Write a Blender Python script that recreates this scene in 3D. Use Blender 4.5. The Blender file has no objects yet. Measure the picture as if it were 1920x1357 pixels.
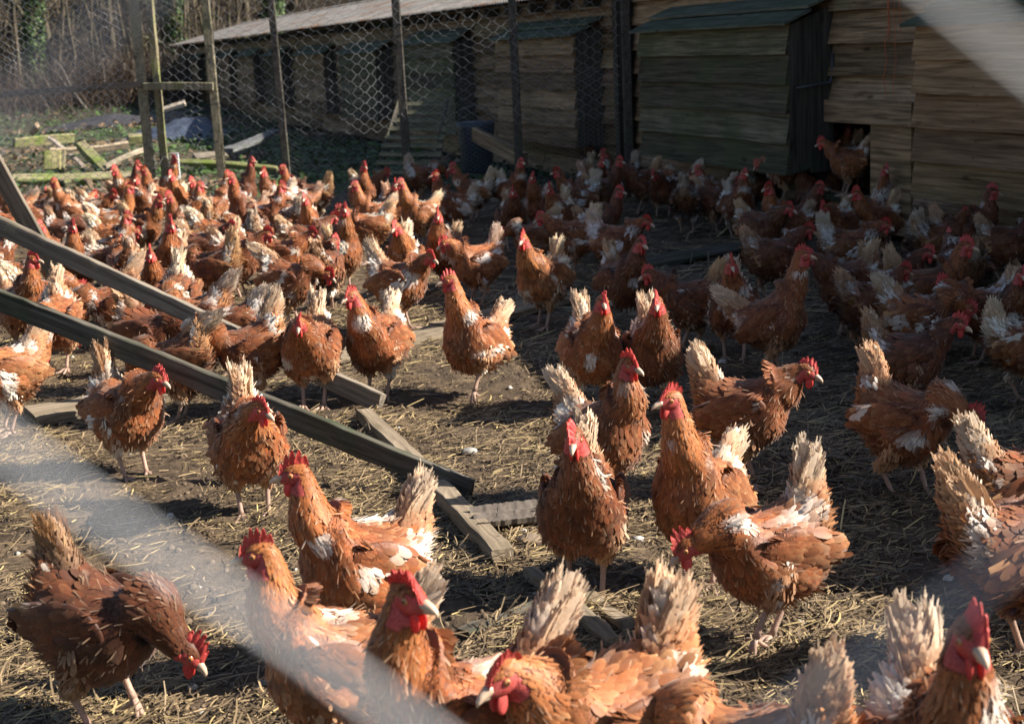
import bpy, math, random
import numpy as np
from mathutils import Vector, Matrix
R_ = math.radians
sc = bpy.context.scene
rng = np.random.default_rng(7)
random.seed(7)

# ------------------------------------------------------------ camera
F = 2850.0; CX = 960.0; CY = 678.5
PITCH = R_(11.75); ROLL = R_(2.6); EYE = 1.10
fw = np.array([0, math.cos(PITCH), -math.sin(PITCH)])
r0 = np.array([1.0, 0, 0]); u0 = np.array([0, math.sin(PITCH), math.cos(PITCH)])
RT = math.cos(ROLL)*r0 - math.sin(ROLL)*u0
UP = math.sin(ROLL)*r0 + math.cos(ROLL)*u0
cam_d = bpy.data.cameras.new('camera'); cam = bpy.data.objects.new('camera', cam_d)
sc.collection.objects.link(cam); sc.camera = cam
M = Matrix(((RT[0], UP[0], -fw[0], 0), (RT[1], UP[1], -fw[1], 0), (RT[2], UP[2], -fw[2], EYE), (0, 0, 0, 1)))
cam.matrix_world = M
cam_d.sensor_width = 36; cam_d.lens = F/1920*36
cam_d.clip_start = 0.01; cam_d.clip_end = 500
cam_d.dof.use_dof = True; cam_d.dof.focus_distance = 3.6; cam_d.dof.aperture_fstop = 8.5

# ------------------------------------------------------------ sky, sun, exposure
SUN_AZ = R_(93); SUN_EL = R_(36)          # azimuth measured from +Y (view) towards +X (right)
world = bpy.data.worlds.new('World'); sc.world = world; world.use_nodes = True
wn = world.node_tree.nodes; wl = world.node_tree.links
sky = wn.new('ShaderNodeTexSky'); sky.sky_type = 'NISHITA'; sky.sun_disc = False
sky.sun_elevation = SUN_EL; sky.sun_rotation = SUN_AZ
sky.air_density = 1.0; sky.dust_density = 1.0
wl.new(sky.outputs[0], wn['Background'].inputs[0]); wn['Background'].inputs[1].default_value = 0.05
sd = bpy.data.lights.new('sun', 'SUN'); sd.energy = 5.0; sd.angle = R_(0.5); sd.color = (1.0, 0.93, 0.82)
so = bpy.data.objects.new('sun', sd); sc.collection.objects.link(so)
sdir = Vector((math.sin(SUN_AZ)*math.cos(SUN_EL), math.cos(SUN_AZ)*math.cos(SUN_EL), math.sin(SUN_EL)))
so.rotation_euler = sdir.to_track_quat('Z', 'Y').to_euler(); so.location = (8, 4, 12)
sc.view_settings.view_transform = 'Standard'; sc.view_settings.look = 'None'
sc.view_settings.exposure = 1.38; sc.view_settings.gamma = 1.0

# ------------------------------------------------------------ helpers
def ray(px, py):
    return fw*F + RT*(px-CX) - UP*(py-CY)
def at(px, py, z=0.0):
    d = ray(px, py); k = (z-EYE)/d[2]
    return np.array([d[0]*k, d[1]*k, z])
def aty(px, py, Y):
    d = ray(px, py); k = Y/d[1]
    return np.array([d[0]*k, Y, EYE+d[2]*k])
def nz(v): return v/(np.linalg.norm(v)+1e-12)
def nza(a): return a/(np.linalg.norm(a, axis=-1, keepdims=True)+1e-12)
def lerp(a, b, t): return a+(b-a)*t

def vnoise(p, seed=0):
    """value noise on (n,3) arrays -> 0..1"""
    p = np.asarray(p, dtype=np.float64); i = np.floor(p).astype(np.int64); f = p-i; f = f*f*(3-2*f)
    def h(a, b, c):
        n = (a*374761393 + b*668265263 + c*2147483647 + seed*1274126177) & 0xffffffff
        n = ((n ^ (n >> 13))*1103515245 + 12345) & 0xffffffff
        n = (n ^ (n >> 16)) & 0xffff
        return n/65535.0
    x, y, z = i[..., 0], i[..., 1], i[..., 2]; fx, fy, fz = f[..., 0], f[..., 1], f[..., 2]
    r = 0
    for dx in (0, 1):
        for dy in (0, 1):
            for dz in (0, 1):
                w = (fx if dx else 1-fx)*(fy if dy else 1-fy)*(fz if dz else 1-fz)
                r = r + w*h(x+dx, y+dy, z+dz)
    return r

class MB:
    def __init__(s):
        s.V = []; s.C = []; s.Fs = []; s.Ms = []; s.Sm = []; s.n = 0; s.NV = []
    def add(s, V, Fc, col=(1, 1, 1), mat=0, smooth=True):
        V = np.asarray(V, dtype=np.float32).reshape(-1, 3)
        c = np.asarray(col, dtype=np.float32)
        if c.ndim == 1: c = np.tile(c, (len(V), 1))
        s.V.append(V); s.C.append(c)
        groups = [np.asarray(Fc)] if isinstance(Fc, np.ndarray) else [np.asarray(g) for g in
                 ([[f for f in Fc if len(f) == k] for k in sorted(set(len(f) for f in Fc))])]
        for g in groups:
            if len(g) == 0: continue
            s.Fs.append(g.astype(np.int32)+s.n); s.Ms.append(np.full(len(g), mat, np.int32)); s.Sm.append(np.full(len(g), smooth, bool))
        s.n += len(V)
    def build(s, name, mats, parent=None, loc=None, mw=None, bevel=0):
        me = bpy.data.meshes.new(name)
        V = np.concatenate(s.V); C = np.concatenate(s.C)
        lt = np.concatenate([np.full(len(g), g.shape[1], np.int32) for g in s.Fs])
        lv = np.concatenate([g.ravel() for g in s.Fs]); ls = np.concatenate([[0], np.cumsum(lt)[:-1]]).astype(np.int32)
        me.vertices.add(len(V)); me.vertices.foreach_set('co', V.ravel())
        me.loops.add(len(lv)); me.loops.foreach_set('vertex_index', lv)
        me.polygons.add(len(lt)); me.polygons.foreach_set('loop_start', ls); me.polygons.foreach_set('loop_total', lt)
        me.polygons.foreach_set('material_index', np.concatenate(s.Ms)); me.polygons.foreach_set('use_smooth', np.concatenate(s.Sm))
        at_ = me.color_attributes.new('fcol', 'FLOAT_COLOR', 'POINT')
        C4 = np.ones((len(V), 4), np.float32); C4[:, :3] = C; at_.data.foreach_set('color', C4.ravel())
        me.update(calc_edges=True)
        if s.NV:   # feathers shade with the soft volume they lie on
            vn = np.zeros(len(V)*3, np.float32); me.vertices.foreach_get('normal', vn); vn = vn.reshape(-1, 3)
            for st, Nq, w in s.NV: vn[st:st+len(Nq)] = nza(vn[st:st+len(Nq)]*(1-w)+Nq*w)
            me.normals_split_custom_set_from_vertices(vn.tolist())
        for m in (mats if isinstance(mats, (list, tuple)) else [mats]): me.materials.append(m)
        o = bpy.data.objects.new(name, me); sc.collection.objects.link(o)
        if parent is not None: o.parent = parent
        if loc is not None: o.location = loc
        if mw is not None: o.matrix_world = mw
        if bevel:
            b = o.modifiers.new('bevel', 'BEVEL'); b.width = bevel; b.segments = 2; b.limit_method = 'ANGLE'
        return o

def tag(o, label=None, cat=None, group=None, kind=None):
    if label: o['label'] = label
    if cat: o['category'] = cat
    if group: o['group'] = group
    if kind: o['kind'] = kind
    return o
def empty(name, loc=(0, 0, 0), rz=0.0, mw=None):
    o = bpy.data.objects.new(name, None); sc.collection.objects.link(o); o.empty_display_size = .1
    o.location = loc; o.rotation_euler = (0, 0, rz)
    if mw is not None: o.matrix_world = mw
    return o

def tube(mb, pts, rad, n=8, col=(1, 1, 1), mat=0, cap=True, flat=1.0):
    pts = np.asarray(pts, float); k = len(pts); rad = np.broadcast_to(np.asarray(rad, float), (k,))
    T = np.gradient(pts, axis=0); T = nza(T)
    u = np.cross(T[0], [0, 0, 1.0]);
    if np.linalg.norm(u) < 1e-3: u = np.array([1.0, 0, 0])
    u = nz(u); V = []
    a = np.arange(n)/n*2*math.pi
    for i in range(k):
        u = nz(u - T[i]*np.dot(u, T[i])); w = np.cross(T[i], u)
        V.append(pts[i] + rad[i]*(np.cos(a)[:, None]*u + np.sin(a)[:, None]*w*flat))
    V = np.concatenate(V); Fq = []
    j = np.arange(n); j2 = (j+1) % n
    for i in range(k-1):
        Fq.append(np.stack([i*n+j, i*n+j2, (i+1)*n+j2, (i+1)*n+j], 1))
    c = np.asarray(col, float)
    if c.ndim == 2 and len(c) == k: c = np.repeat(c, n, axis=0)
    if cap:
        V = np.concatenate([V, [pts[0]], [pts[-1]]]); b = k*n
        if c.ndim == 2: c = np.concatenate([c, c[:1], c[-1:]])
        tri = np.concatenate([np.stack([np.full(n, b), j2, j], 1), np.stack([np.full(n, b+1), (k-1)*n+j, (k-1)*n+j2], 1)])
        mb.add(V, np.concatenate(Fq), c, mat)
        mb.Fs.append((tri+mb.n-len(V)).astype(np.int32)); mb.Ms.append(np.full(len(tri), mat, np.int32)); mb.Sm.append(np.full(len(tri), True))
    else: mb.add(V, np.concatenate(Fq), c, mat)

def ellipsoid(mb, c, r, ax=None, nu=12, nv=8, col=(1, 1, 1), mat=0, fn=None):
    A = np.eye(3) if ax is None else np.asarray(ax)
    th = np.linspace(0, math.pi, nv+1); ph = np.arange(nu)/nu*2*math.pi
    P = np.stack([np.outer(np.sin(th), np.cos(ph)), np.outer(np.sin(th), np.sin(ph)), np.outer(np.cos(th), np.ones(nu))], -1).reshape(-1, 3)
    if fn is not None: P = fn(P)
    V = np.asarray(c)+(P*np.asarray(r))@A
    j = np.arange(nu); j2 = (j+1) % nu
    Fq = np.concatenate([np.stack([i*nu+j, (i+1)*nu+j, (i+1)*nu+j2, i*nu+j2], 1) for i in range(nv)])
    mb.add(V, Fq, col, mat)

BOXF = np.array([[0, 2, 3, 1], [4, 5, 7, 6], [0, 1, 5, 4], [2, 6, 7, 3], [0, 4, 6, 2], [1, 3, 7, 5]])
def box(mb, lo, hi, col=(1, 1, 1), mat=0):
    lo = np.asarray(lo, float); hi = np.asarray(hi, float)
    V = np.array([[(hi if a else lo)[0], (hi if b else lo)[1], (hi if c else lo)[2]] for a in (0, 1) for b in (0, 1) for c in (0, 1)])
    mb.add(V, BOXF[:, [0, 1, 2, 3]], col, mat, smooth=False)

def plank(name, p0, p1, w, th, mat, parent=None, upv=(0, 0, 1), wob=.003, seed=0, col=(1, 1, 1), segs=24, endcut=0.0):
    """a sawn timber from p0 to p1: w = along the side axis, th = along upv; local x along its length"""
    p0 = np.asarray(p0, float); p1 = np.asarray(p1, float); L = np.linalg.norm(p1-p0)
    x = nz(p1-p0); u = np.asarray(upv, float); u = nz(u-x*np.dot(u, x)); s_ = np.cross(u, x)
    r = np.random.default_rng(seed+11)
    xs = np.linspace(0, L, segs+1); mb = MB()
    c_ = min(w, th)*.09; ca, cb_ = .5-c_/w, .5-c_/th
    prof = [(-ca, -.5), (0, -.5), (ca, -.5), (.5, -cb_), (.5, 0), (.5, cb_), (ca, .5), (0, .5), (-ca, .5), (-.5, cb_), (-.5, 0), (-.5, -cb_)]
    m = len(prof); V = []
    bow = np.sin(xs/L*math.pi)*r.uniform(-1, 1)*wob*3
    for i, xx in enumerate(xs):
        for k, (a, b) in enumerate(prof):
            j = vnoise(np.array([[xx*26, (k+1)//3*3.1, seed]]))[0]-.5
            j2 = vnoise(np.array([[xx*9, (k+1)//3*1.7+9, seed+3]]))[0]-.5
            cr = 1.0
            xo = xx + (a*endcut if i == segs else 0) + (j*wob*2 if i in (0, segs) else 0)
            V.append((xo, a*w*cr + wob*j*1.2 + wob*j2, b*th*cr + wob*j*1.2 + bow[i]))
    V = np.array(V); Fq = []
    for i in range(segs):
        for k in range(m):
            k2 = (k+1) % m; Fq.append((i*m+k, (i+1)*m+k, (i+1)*m+k2, i*m+k2))
    mb.add(V, np.array(Fq), col, 0, smooth=False)
    for i in (0, segs):
        mb.add(V[i*m:(i+1)*m], [list(range(m)) if i == 0 else list(range(m))[::-1]], col, 0, smooth=False)
    Mx = Matrix(((x[0], s_[0], u[0], p0[0]), (x[1], s_[1], u[1], p0[1]), (x[2], s_[2], u[2], p0[2]), (0, 0, 0, 1)))
    o = mb.build(name, mat)
    if parent is not None:
        o.parent = parent; o.matrix_parent_inverse = Matrix.Identity(4)
        bpy_l = parent.matrix_world.inverted() if False else Matrix.Translation(parent.location).inverted()
        o.matrix_local = bpy_l @ Mx
    else: o.matrix_world = Mx
    return o

# ------------------------------------------------------------ materials
def newmat(name):
    m = bpy.data.materials.new(name); m.use_nodes = True; return m, m.node_tree.nodes, m.node_tree.links, m.node_tree.nodes['Principled BSDF']
def nd(n, t, **k):
    x = n.new(t)
    for a, b in k.items(): setattr(x, a, b)
    return x
def mixc(n, l, a, b, fac, mode='MIX'):
    x = n.new('ShaderNodeMix'); x.data_type = 'RGBA'; x.blend_type = mode
    for s, v in ((0, fac), (6, a), (7, b)):
        if hasattr(v, 'is_linked') or hasattr(v, 'links'): l.new(v, x.inputs[s])
        elif s == 0: x.inputs[0].default_value = v
        else: x.inputs[s].default_value = (*v, 1)
    return x.outputs[2]
def ramp(n, l, src, a, b, ca=(0, 0, 0), cb=(1, 1, 1)):
    x = n.new('ShaderNodeValToRGB'); l.new(src, x.inputs[0]); e = x.color_ramp.elements
    e[0].position = a; e[1].position = b; e[0].color = (*ca, 1); e[1].color = (*cb, 1); return x.outputs[0]
def noise(n, l, vec, scale, detail=4, rough=.55, dist=0):
    x = n.new('ShaderNodeTexNoise'); x.inputs['Scale'].default_value = scale; x.inputs['Detail'].default_value = detail
    x.inputs['Roughness'].default_value = rough; x.inputs['Distortion'].default_value = dist
    if vec is not None: l.new(vec, x.inputs['Vector'])
    return x.outputs[0]
def mapping(n, l, vec, scale):
    x = n.new('ShaderNodeMapping'); l.new(vec, x.inputs[0]); x.inputs['Scale'].default_value = scale; return x.outputs[0]
def bump(n, l, bsdf, h, strength, dist=.01):
    x = n.new('ShaderNodeBump'); x.inputs['Strength'].default_value = strength; x.inputs['Distance'].default_value = dist
    l.new(h, x.inputs['Height']); l.new(x.outputs[0], bsdf.inputs['Normal'])

def mat_plumage(name='plumage', trans=.16):
    m, n, l, b = newmat(name)
    a = nd(n, 'ShaderNodeAttribute', attribute_name='fcol'); oi = n.new('ShaderNodeObjectInfo')
    c = mixc(n, l, a.outputs['Color'], oi.outputs['Color'], 1.0, 'MULTIPLY')
    tc = n.new('ShaderNodeTexCoord')
    nn = noise(n, l, tc.outputs['Object'], 160, 3, .6)
    c = mixc(n, l, c, ramp(n, l, nn, .3, .7, (.82, .8, .78), (1.12, 1.1, 1.08)), 1.0, 'MULTIPLY')
    l.new(c, b.inputs['Base Color']); b.inputs['Roughness'].default_value = .55
    b.inputs['Specular IOR Level'].default_value = .35
    b.inputs['Sheen Weight'].default_value = .15; b.inputs['Sheen Roughness'].default_value = .5
    tr = n.new('ShaderNodeBsdfTranslucent'); l.new(c, tr.inputs[0])
    mx = n.new('ShaderNodeMixShader'); mx.inputs[0].default_value = trans
    l.new(b.outputs[0], mx.inputs[1]); l.new(tr.outputs[0], mx.inputs[2])
    l.new(mx.outputs[0], n['Material Output'].inputs[0]); return m
def mat_skin():
    m, n, l, b = newmat('bare_skin')
    a = nd(n, 'ShaderNodeAttribute', attribute_name='fcol'); tc = n.new('ShaderNodeTexCoord')
    nn = noise(n, l, tc.outputs['Object'], 420, 2, .6)
    c = mixc(n, l, a.outputs['Color'], ramp(n, l, nn, .35, .7, (.7, .62, .62), (1.1, 1.1, 1.1)), 1.0, 'MULTIPLY')
    l.new(c, b.inputs['Base Color']); b.inputs['Roughness'].default_value = .5
    b.inputs['Subsurface Weight'].default_value = .0
    tr = n.new('ShaderNodeBsdfTranslucent'); l.new(c, tr.inputs[0])
    mx = n.new('ShaderNodeMixShader'); mx.inputs[0].default_value = .34
    bump(n, l, b, nn, .4, .002)
    l.new(b.outputs[0], mx.inputs[1]); l.new(tr.outputs[0], mx.inputs[2])
    l.new(mx.outputs[0], n['Material Output'].inputs[0]); return m
def mat_vc(name, rough=.6, spec=.3, bsc=0, bst=.3, sc3=(1, 1, 1)):
    m, n, l, b = newmat(name)
    a = nd(n, 'ShaderNodeAttribute', attribute_name='fcol'); tc = n.new('ShaderNodeTexCoord')
    c = a.outputs['Color']
    if bsc:
        nn = noise(n, l, mapping(n, l, tc.outputs['Object'], sc3), bsc, 4, .6)
        c = mixc(n, l, c, ramp(n, l, nn, .3, .7, (.65, .63, .6), (1.2, 1.2, 1.2)), 1.0, 'MULTIPLY')
        bump(n, l, b, nn, bst, .003)
    l.new(c, b.inputs['Base Color']); b.inputs['Roughness'].default_value = rough; b.inputs['Specular IOR Level'].default_value = spec
    return m
def mat_wood(name, c1, c2, moss=(.10, .14, .03), mossamt=.5, axis=0, mossscale=3.0, gscale=1.0, rough=.85):
    """weathered timber, the grain runs along local axis; moss / algae blotches"""
    m, n, l, b = newmat(name)
    tc = n.new('ShaderNodeTexCoord'); a = nd(n, 'ShaderNodeAttribute', attribute_name='fcol')
    s = [60*gscale, 60*gscale, 60*gscale]; s[axis] = 2.2*gscale
    # per board shift of the grain through the colour attribute
    va = n.new('ShaderNodeVectorMath'); va.operation = 'MULTIPLY_ADD'
    l.new(a.outputs['Color'], va.inputs[0]); va.inputs[1].default_value = (7, 13, 3); l.new(tc.outputs['Object'], va.inputs[2])
    g = noise(n, l, mapping(n, l, va.outputs[0], s), 1.0, 5, .62, .6)
    s2 = [8, 8, 8]; s2[axis] = .9
    g2 = noise(n, l, mapping(n, l, va.outputs[0], s2), 1.6, 3, .5, 1.2)
    c = mixc(n, l, c1, c2, ramp(n, l, g, .36, .66))
    c = mixc(n, l, c, ramp(n, l, g2, .3, .75, (.74, .72, .70), (1.18, 1.15, 1.12)), 1.0, 'MULTIPLY')
    # knots
    vo = n.new('ShaderNodeTexVoronoi'); s3 = [7, 7, 7]; s3[axis] = 2.6
    l.new(mapping(n, l, va.outputs[0], s3), vo.inputs['Vector']); vo.inputs['Scale'].default_value = 1.0
    c = mixc(n, l, c, ramp(n, l, vo.outputs['Distance'], .05, .13, (.25, .2, .17), (1, 1, 1)), .8, 'MULTIPLY')
    c = mixc(n, l, c, a.outputs['Color'], 1.0, 'MULTIPLY')
    mo = noise(n, l, tc.outputs['Object'], mossscale, 5, .65)
    mf = ramp(n, l, mo, .62-.3*mossamt, .80-.25*mossamt)
    k = n.new('ShaderNodeMath'); k.operation = 'MULTIPLY'; l.new(mf, k.inputs[0]); k.inputs[1].default_value = min(1, .35+mossamt*.6)
    c = mixc(n, l, c, moss, k.outputs[0])
    l.new(c, b.inputs['Base Color']); b.inputs['Roughness'].default_value = rough; b.inputs['Specular IOR Level'].default_value = .06
    bump(n, l, b, g, .55, .004); return m

PLUM = mat_plumage(); TAILM = mat_plumage('tail_plumage', .38); SKIN = mat_skin()
BEAK = mat_vc('beak_horn', .35, .5); EYEM = mat_vc('eye_gloss', .08, .6)
SHED = mat_wood('shed_boards', (.13, .092, .060), (.44, .32, .21), (.075, .085, .04), .3, 0, 2.2)
HOODM = mat_wood('hood_boards_mossy', (.065, .062, .046), (.22, .205, .15), (.065, .080, .038), .55, 0, 2.5)
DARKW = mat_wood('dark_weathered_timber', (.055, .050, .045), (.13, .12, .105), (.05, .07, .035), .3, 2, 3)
POSTM = mat_wood('green_post_timber', (.15, .135, .10), (.34, .31, .22), (.17, .18, .07), .4, 2, 6)
GREYP = mat_wood('grey_plank_timber', (.105, .088, .070), (.27, .235, .195), (.07, .09, .05), .3, 0, 4)
DARKP = mat_wood('dark_plank_timber', (.045, .041, .034), (.15, .137, .115), (.04, .06, .03), .5, 0, 4)
MOSSP = mat_wood('mossy_plank_timber', (.14, .12, .08), (.34, .30, .20), (.13, .19, .03), .6, 0, 5)
NEWB = mat_wood('newer_shed_boards', (.20, .13, .078), (.50, .35, .22), (.08, .10, .04), .22, 0, 1.5)
BOARDG = mat_wood('ground_board_timber', (.15, .12, .088), (.33, .27, .20), (.12, .10, .06), .3, 0, 6)

# ============================================================ THE HEN
# body rings, side view: top(x,z) bottom(x,z) half width, tail end -> neck base
BR = np.array([
 (-.152, .318, -.160, .292, .016), (-.140, .312, -.155, .262, .030), (-.118, .300, -.142, .222, .048), (-.085, .292, -.114, .176, .068),
 (-.045, .290, -.068, .148, .083), (.000, .290, -.015, .136, .090), (.040, .294, .038, .136, .089), (.066, .304, .090, .154, .081),
 (.078, .320, .124, .184, .069), (.084, .338, .142, .224, .057)])
BR[:, [0, 2]] *= .80; BR[:, 4] *= 1.03; BR[2:9, 3] -= np.array([.006, .014, .020, .022, .020, .014, .006]); BR[:, 1] += .004

def crs(P, n):
    """Catmull-Rom resample of control rows"""
    P = np.asarray(P, float); k = len(P); t = np.linspace(0, k-1, n); i = np.clip(t.astype(int), 0, k-2); f = (t-i)[:, None]
    g = lambda j: P[np.clip(j, 0, k-1)]
    a, b, c, d = g(i-1), g(i), g(i+1), g(i+2)
    return .5*((2*b)+(-a+c)*f+(2*a-5*b+4*c-d)*f*f+(-a+3*b-3*c+d)*f**3), t

def feathers(mb, P, D, N, L, W, lift, curl, C, Ct, mat=0, shaft=None, soft=.52):
    k = len(P)
    if k == 0: return
    N0 = nza(np.asarray(N, float)); D = nza(D); N = nza(N - D*np.sum(N*D, 1, keepdims=True)); S = np.cross(N, D)
    ts = [0, .42, .8, 1.0]; ws = [.40, 1.0, .92, .38]
    L = L[:, None]; W = W[:, None]; lift = lift[:, None]; curl = curl[:, None]
    V = np.zeros((k, 4, 3, 3)); Cc = np.zeros((k, 4, 3, 3))
    for i, (t, w) in enumerate(zip(ts, ws)):
        base = P + D*L*t*.98 + N*(lift*L*t - curl*L*t*t)
        V[:, i, 1] = base + N*W*.10*w; V[:, i, 0] = base - S*W*.5*w - N*W*.08*w; V[:, i, 2] = base + S*W*.5*w - N*W*.08*w
        cc = C*(1-t**2)+Ct*t**2
        Cc[:, i, 0] = lerp(cc, Ct, .45); Cc[:, i, 2] = lerp(cc, Ct, .45); Cc[:, i, 1] = cc*(1.0 if shaft is None else shaft)
    base = (np.arange(k)*12)[:, None]
    q = []
    for i in range(3):
        for j in range(2): q.append([(i+1)*3+j, (i+1)*3+j+1, i*3+j+1, i*3+j])
    mb.NV.append((mb.n, np.repeat(N0, 12, 0), soft))
    Fq = (base[:, :, None]+np.array(q)[None]).reshape(-1, 4)
    mb.add(V.reshape(-1, 3), Fq, Cc.reshape(-1, 3), mat)

RUST = np.array([.335, .090, .022]); MAHO = np.array([.13, .036, .012]); BUFF = np.array([.74, .43, .20]); CREAM = np.array([.88, .70, .48]); WHITE = np.array([.86, .82, .75])
RED = np.array([.84, .085, .070]); PINK = np.array([.72, .17, .15])

def rotz(a): c, s = math.cos(a), math.sin(a); return np.array([[c, -s, 0], [s, c, 0], [0, 0, 1]])
def roty(a): c, s = math.cos(a), math.sin(a); return np.array([[c, 0, s], [0, 1, 0], [-s, 0, c]])

POSES = {  # pitch: + = breast up. head: skull centre in hen frame, hp: beak pitch (deg, + up), nb: how upright the neck meets the skull
 'alert': dict(pitch=14, head=(.108, 0, .418), hp=-6, nb=.9, tail=62),
 'tall':  dict(pitch=24, head=(.095, 0, .448), hp=-4, nb=.95, tail=48),
 'stand': dict(pitch=6, head=(.138, 0, .388), hp=-10, nb=.75, tail=72),
 'walk':  dict(pitch=8, head=(.150, 0, .395), hp=-6, nb=.7, tail=70),
 'mid':   dict(pitch=0, head=(.160, 0, .325), hp=-18, nb=.45, tail=72),
 'low':   dict(pitch=-8, head=(.182, 0, .245), hp=-35, nb=.15, tail=72),
 'vlow':  dict(pitch=-18, head=(.186, 0, .165), hp=-50, nb=.05, tail=72),
 'peck':  dict(pitch=-22, head=(.172, 0, .085), hp=-65, nb=.0, tail=66),
}

def make_hen(seed=0, pose='alert', yaw=0, tone=.3, white=.25, step=0.0, buff=.0, dens=1.0, tailw=1.0, tailpale=.5, flop=0.0, fluff=1.0, tailel=None, ragged=.3, slim=1.0):
    """returns the list of (part name, MB, material list); hen stands at the origin facing +x"""
    r = np.random.default_rng(seed*101+5)
    ps = POSES[pose]; pa = R_(ps['pitch'])
    hip = np.array([-.012, 0, .215])
    def rb(p): # rotate body about the hip: positive pitch lifts the breast (+x end)
        return (np.asarray(p)-hip)@roty(-pa).T + hip
    T = np.stack([BR[:, 0], 0*BR[:, 0], BR[:, 1]], 1); B = np.stack([BR[:, 2], 0*BR[:, 0], BR[:, 3]], 1)
    T = rb(T); B = rb(B); C = (T+B)/2; H = np.linalg.norm(T-B, axis=1)/2; U = nza(T-B); W = BR[:, 4].copy()*slim
    # head frame
    ya = R_(yaw); hp = R_(ps['hp']+r.uniform(-5, 5))
    Rh = rotz(ya)@roty(-hp); fh, sh, uh = Rh[:, 0], Rh[:, 1], Rh[:, 2]
    hc = np.array(ps['head'], float)+r.uniform(-.008, .008, 3)*[1, 1, 1]
    sv = fh*[1, 1, 0]; hc = hc + np.array([fh[0]*.012-.012, fh[1]*.03, 0])*(1 if ps['hp'] > -30 else .3)
    nb = ps['nb']; d1 = nz(fh*(1-nb*.8)+uh*nb + np.array([0, 0, .15*nb])); dors1 = nz(uh-d1*np.dot(uh, d1)) if nb < .5 else nz(-fh-d1*np.dot(-fh, d1))
    P0 = C[-1]; n0 = np.cross(U[-1], [0, -1, 0]);
    n0 = nz(np.array([U[-1][2], 0, -U[-1][0]]))
    P3 = hc - d1*.010 - fh*.004
    Ln = np.linalg.norm(P3-P0); P1 = P0+n0*Ln*.38; P2 = P3-d1*Ln*.38
    bz = lambda t: (1-t)**3*P0+3*(1-t)**2*t*P1+3*(1-t)*t*t*P2+t**3*P3
    rows = [np.concatenate([C[i], U[i], [H[i], W[i]], [0, 1, 0]]) for i in range(len(C))]
    for t, rr in ((.18, .0455), (.36, .0390), (.56, .0330), (.76, .0280), (.93, .0240)):
        rr = rr*(1+.30*(1-nb)*(1-t))
        c = bz(t); tg = nz(bz(t+.02)-bz(t-.02)); up = nz(U[-1]*(1-t)+dors1*t); up = nz(up-tg*np.dot(up, tg)); sd_ = np.cross(up, tg)
        rows.append(np.concatenate([c, up, [rr*1.06, rr], sd_]))
    hs = 1.07; fh = fh*hs; sh = sh*hs; uh = uh*hs
    for (cx, cz), (na, nu_), rh, rw in (((-.006, -.001), (.75, .66), .0205, .0175), ((.002, .001), (1, .1), .0200, .0165), ((.013, .0), (1, 0), .0178, .0145), ((.023, -.002), (1, 0), .0125, .0100), ((.029, -.003), (1, 0), .0075, .0065)):
        nrm = nz(fh*na+uh*nu_); up = nz(uh-nrm*np.dot(uh, nrm)); rows.append(np.concatenate([hc+fh*cx+uh*cz, up, [rh*hs, rw*hs], sh]))
    nring = 60; nseg = 26
    R, tt = crs(rows, nring); c = R[:, :3]; up = nza(R[:, 3:6]); rh = np.maximum(R[:, 6], .003); rw = np.maximum(R[:, 7], .003); sd_ = R[:, 8:11]; sd_ = nza(sd_-up*np.sum(sd_*up, 1, keepdims=True))
    th = np.arange(nseg)/nseg*2*math.pi; ct, st = np.cos(th), np.sin(th)
    V = c[:, None]+up[:, None]*(rh[:, None]*st[None])[..., None]+sd_[:, None]*(rw[:, None]*(ct*(1-.10*st))[None])[..., None]
    isb = (tt < 9)[:, None]
    nn = vnoise(V.reshape(-1, 3)*22+seed*9.7).reshape(nring, nseg)-.5
    Cm = V.mean(1, keepdims=True); V = V + (V-Cm)*(nn*.16*np.where(tt < 13, 1, .2)[:, None])[..., None]
    du = np.gradient(V, axis=0); dv = np.roll(V, -1, 1)-np.roll(V, 1, 1)
    Nn = nza(np.cross(dv, du)); Nn = np.where((np.sum(Nn*(V-Cm), -1, keepdims=True) < 0), -Nn, Nn)
    area = np.linalg.norm(du, axis=-1)*np.linalg.norm(dv, axis=-1)/2
    base = MAHO*tone+RUST*(1-tone); base = lerp(base, BUFF*.75, buff)
    # head-local coordinates for the red face
    hl = (V.reshape(-1, 3)-hc)@np.stack([fh, sh, uh], 1)/hs**2; hl = hl.reshape(nring, nseg, 3)
    def facemask(h): # bare red skin on both sides of the face and round the beak
        x, y, z = h[..., 0], np.abs(h[..., 1]), h[..., 2]
        return (x > -.007+z*.3) & (x < .05) & (z < .0095) & (z > -.030) & ((y > .005) | (x > .018) | (z < -.006)) & (np.linalg.norm(h, axis=-1) < .042)
    fm = facemask(hl) & (tt > 13.2)[:, None]
    fmot = vnoise(hl.reshape(-1, 3)*300+seed).reshape(fm.shape)[..., None]; cols = np.where(fm[..., None], lerp(RED*.75, PINK, .2+.8*fmot)*r.uniform(.85, 1.05), base*.55)
    body = MB(); i = np.arange(nring-1)[:, None]; j = np.arange(nseg)[None]; j2 = (j+1) % nseg
    Fq = np.stack([i*nseg+j, i*nseg+j2, (i+1)*nseg+j2, (i+1)*nseg+j], -1).reshape(-1, 4)[:, ::-1]
    fq_red = fm[:-1].reshape(-1) & fm[1:].reshape(-1)
    body.add(V.reshape(-1, 3), Fq[~fq_red], cols.reshape(-1, 3), 0)
    k0 = body.n-nring*nseg
    body.Fs.append(Fq[fq_red].astype(np.int32)+k0); body.Ms.append(np.full(fq_red.sum(), 1, np.int32)); body.Sm.append(np.full(fq_red.sum(), True))
    body.add(V[0], [list(range(nseg))], base*.6, 0); body.add(V[-1], [list(range(nseg))[::-1]], RED, 1)
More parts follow.
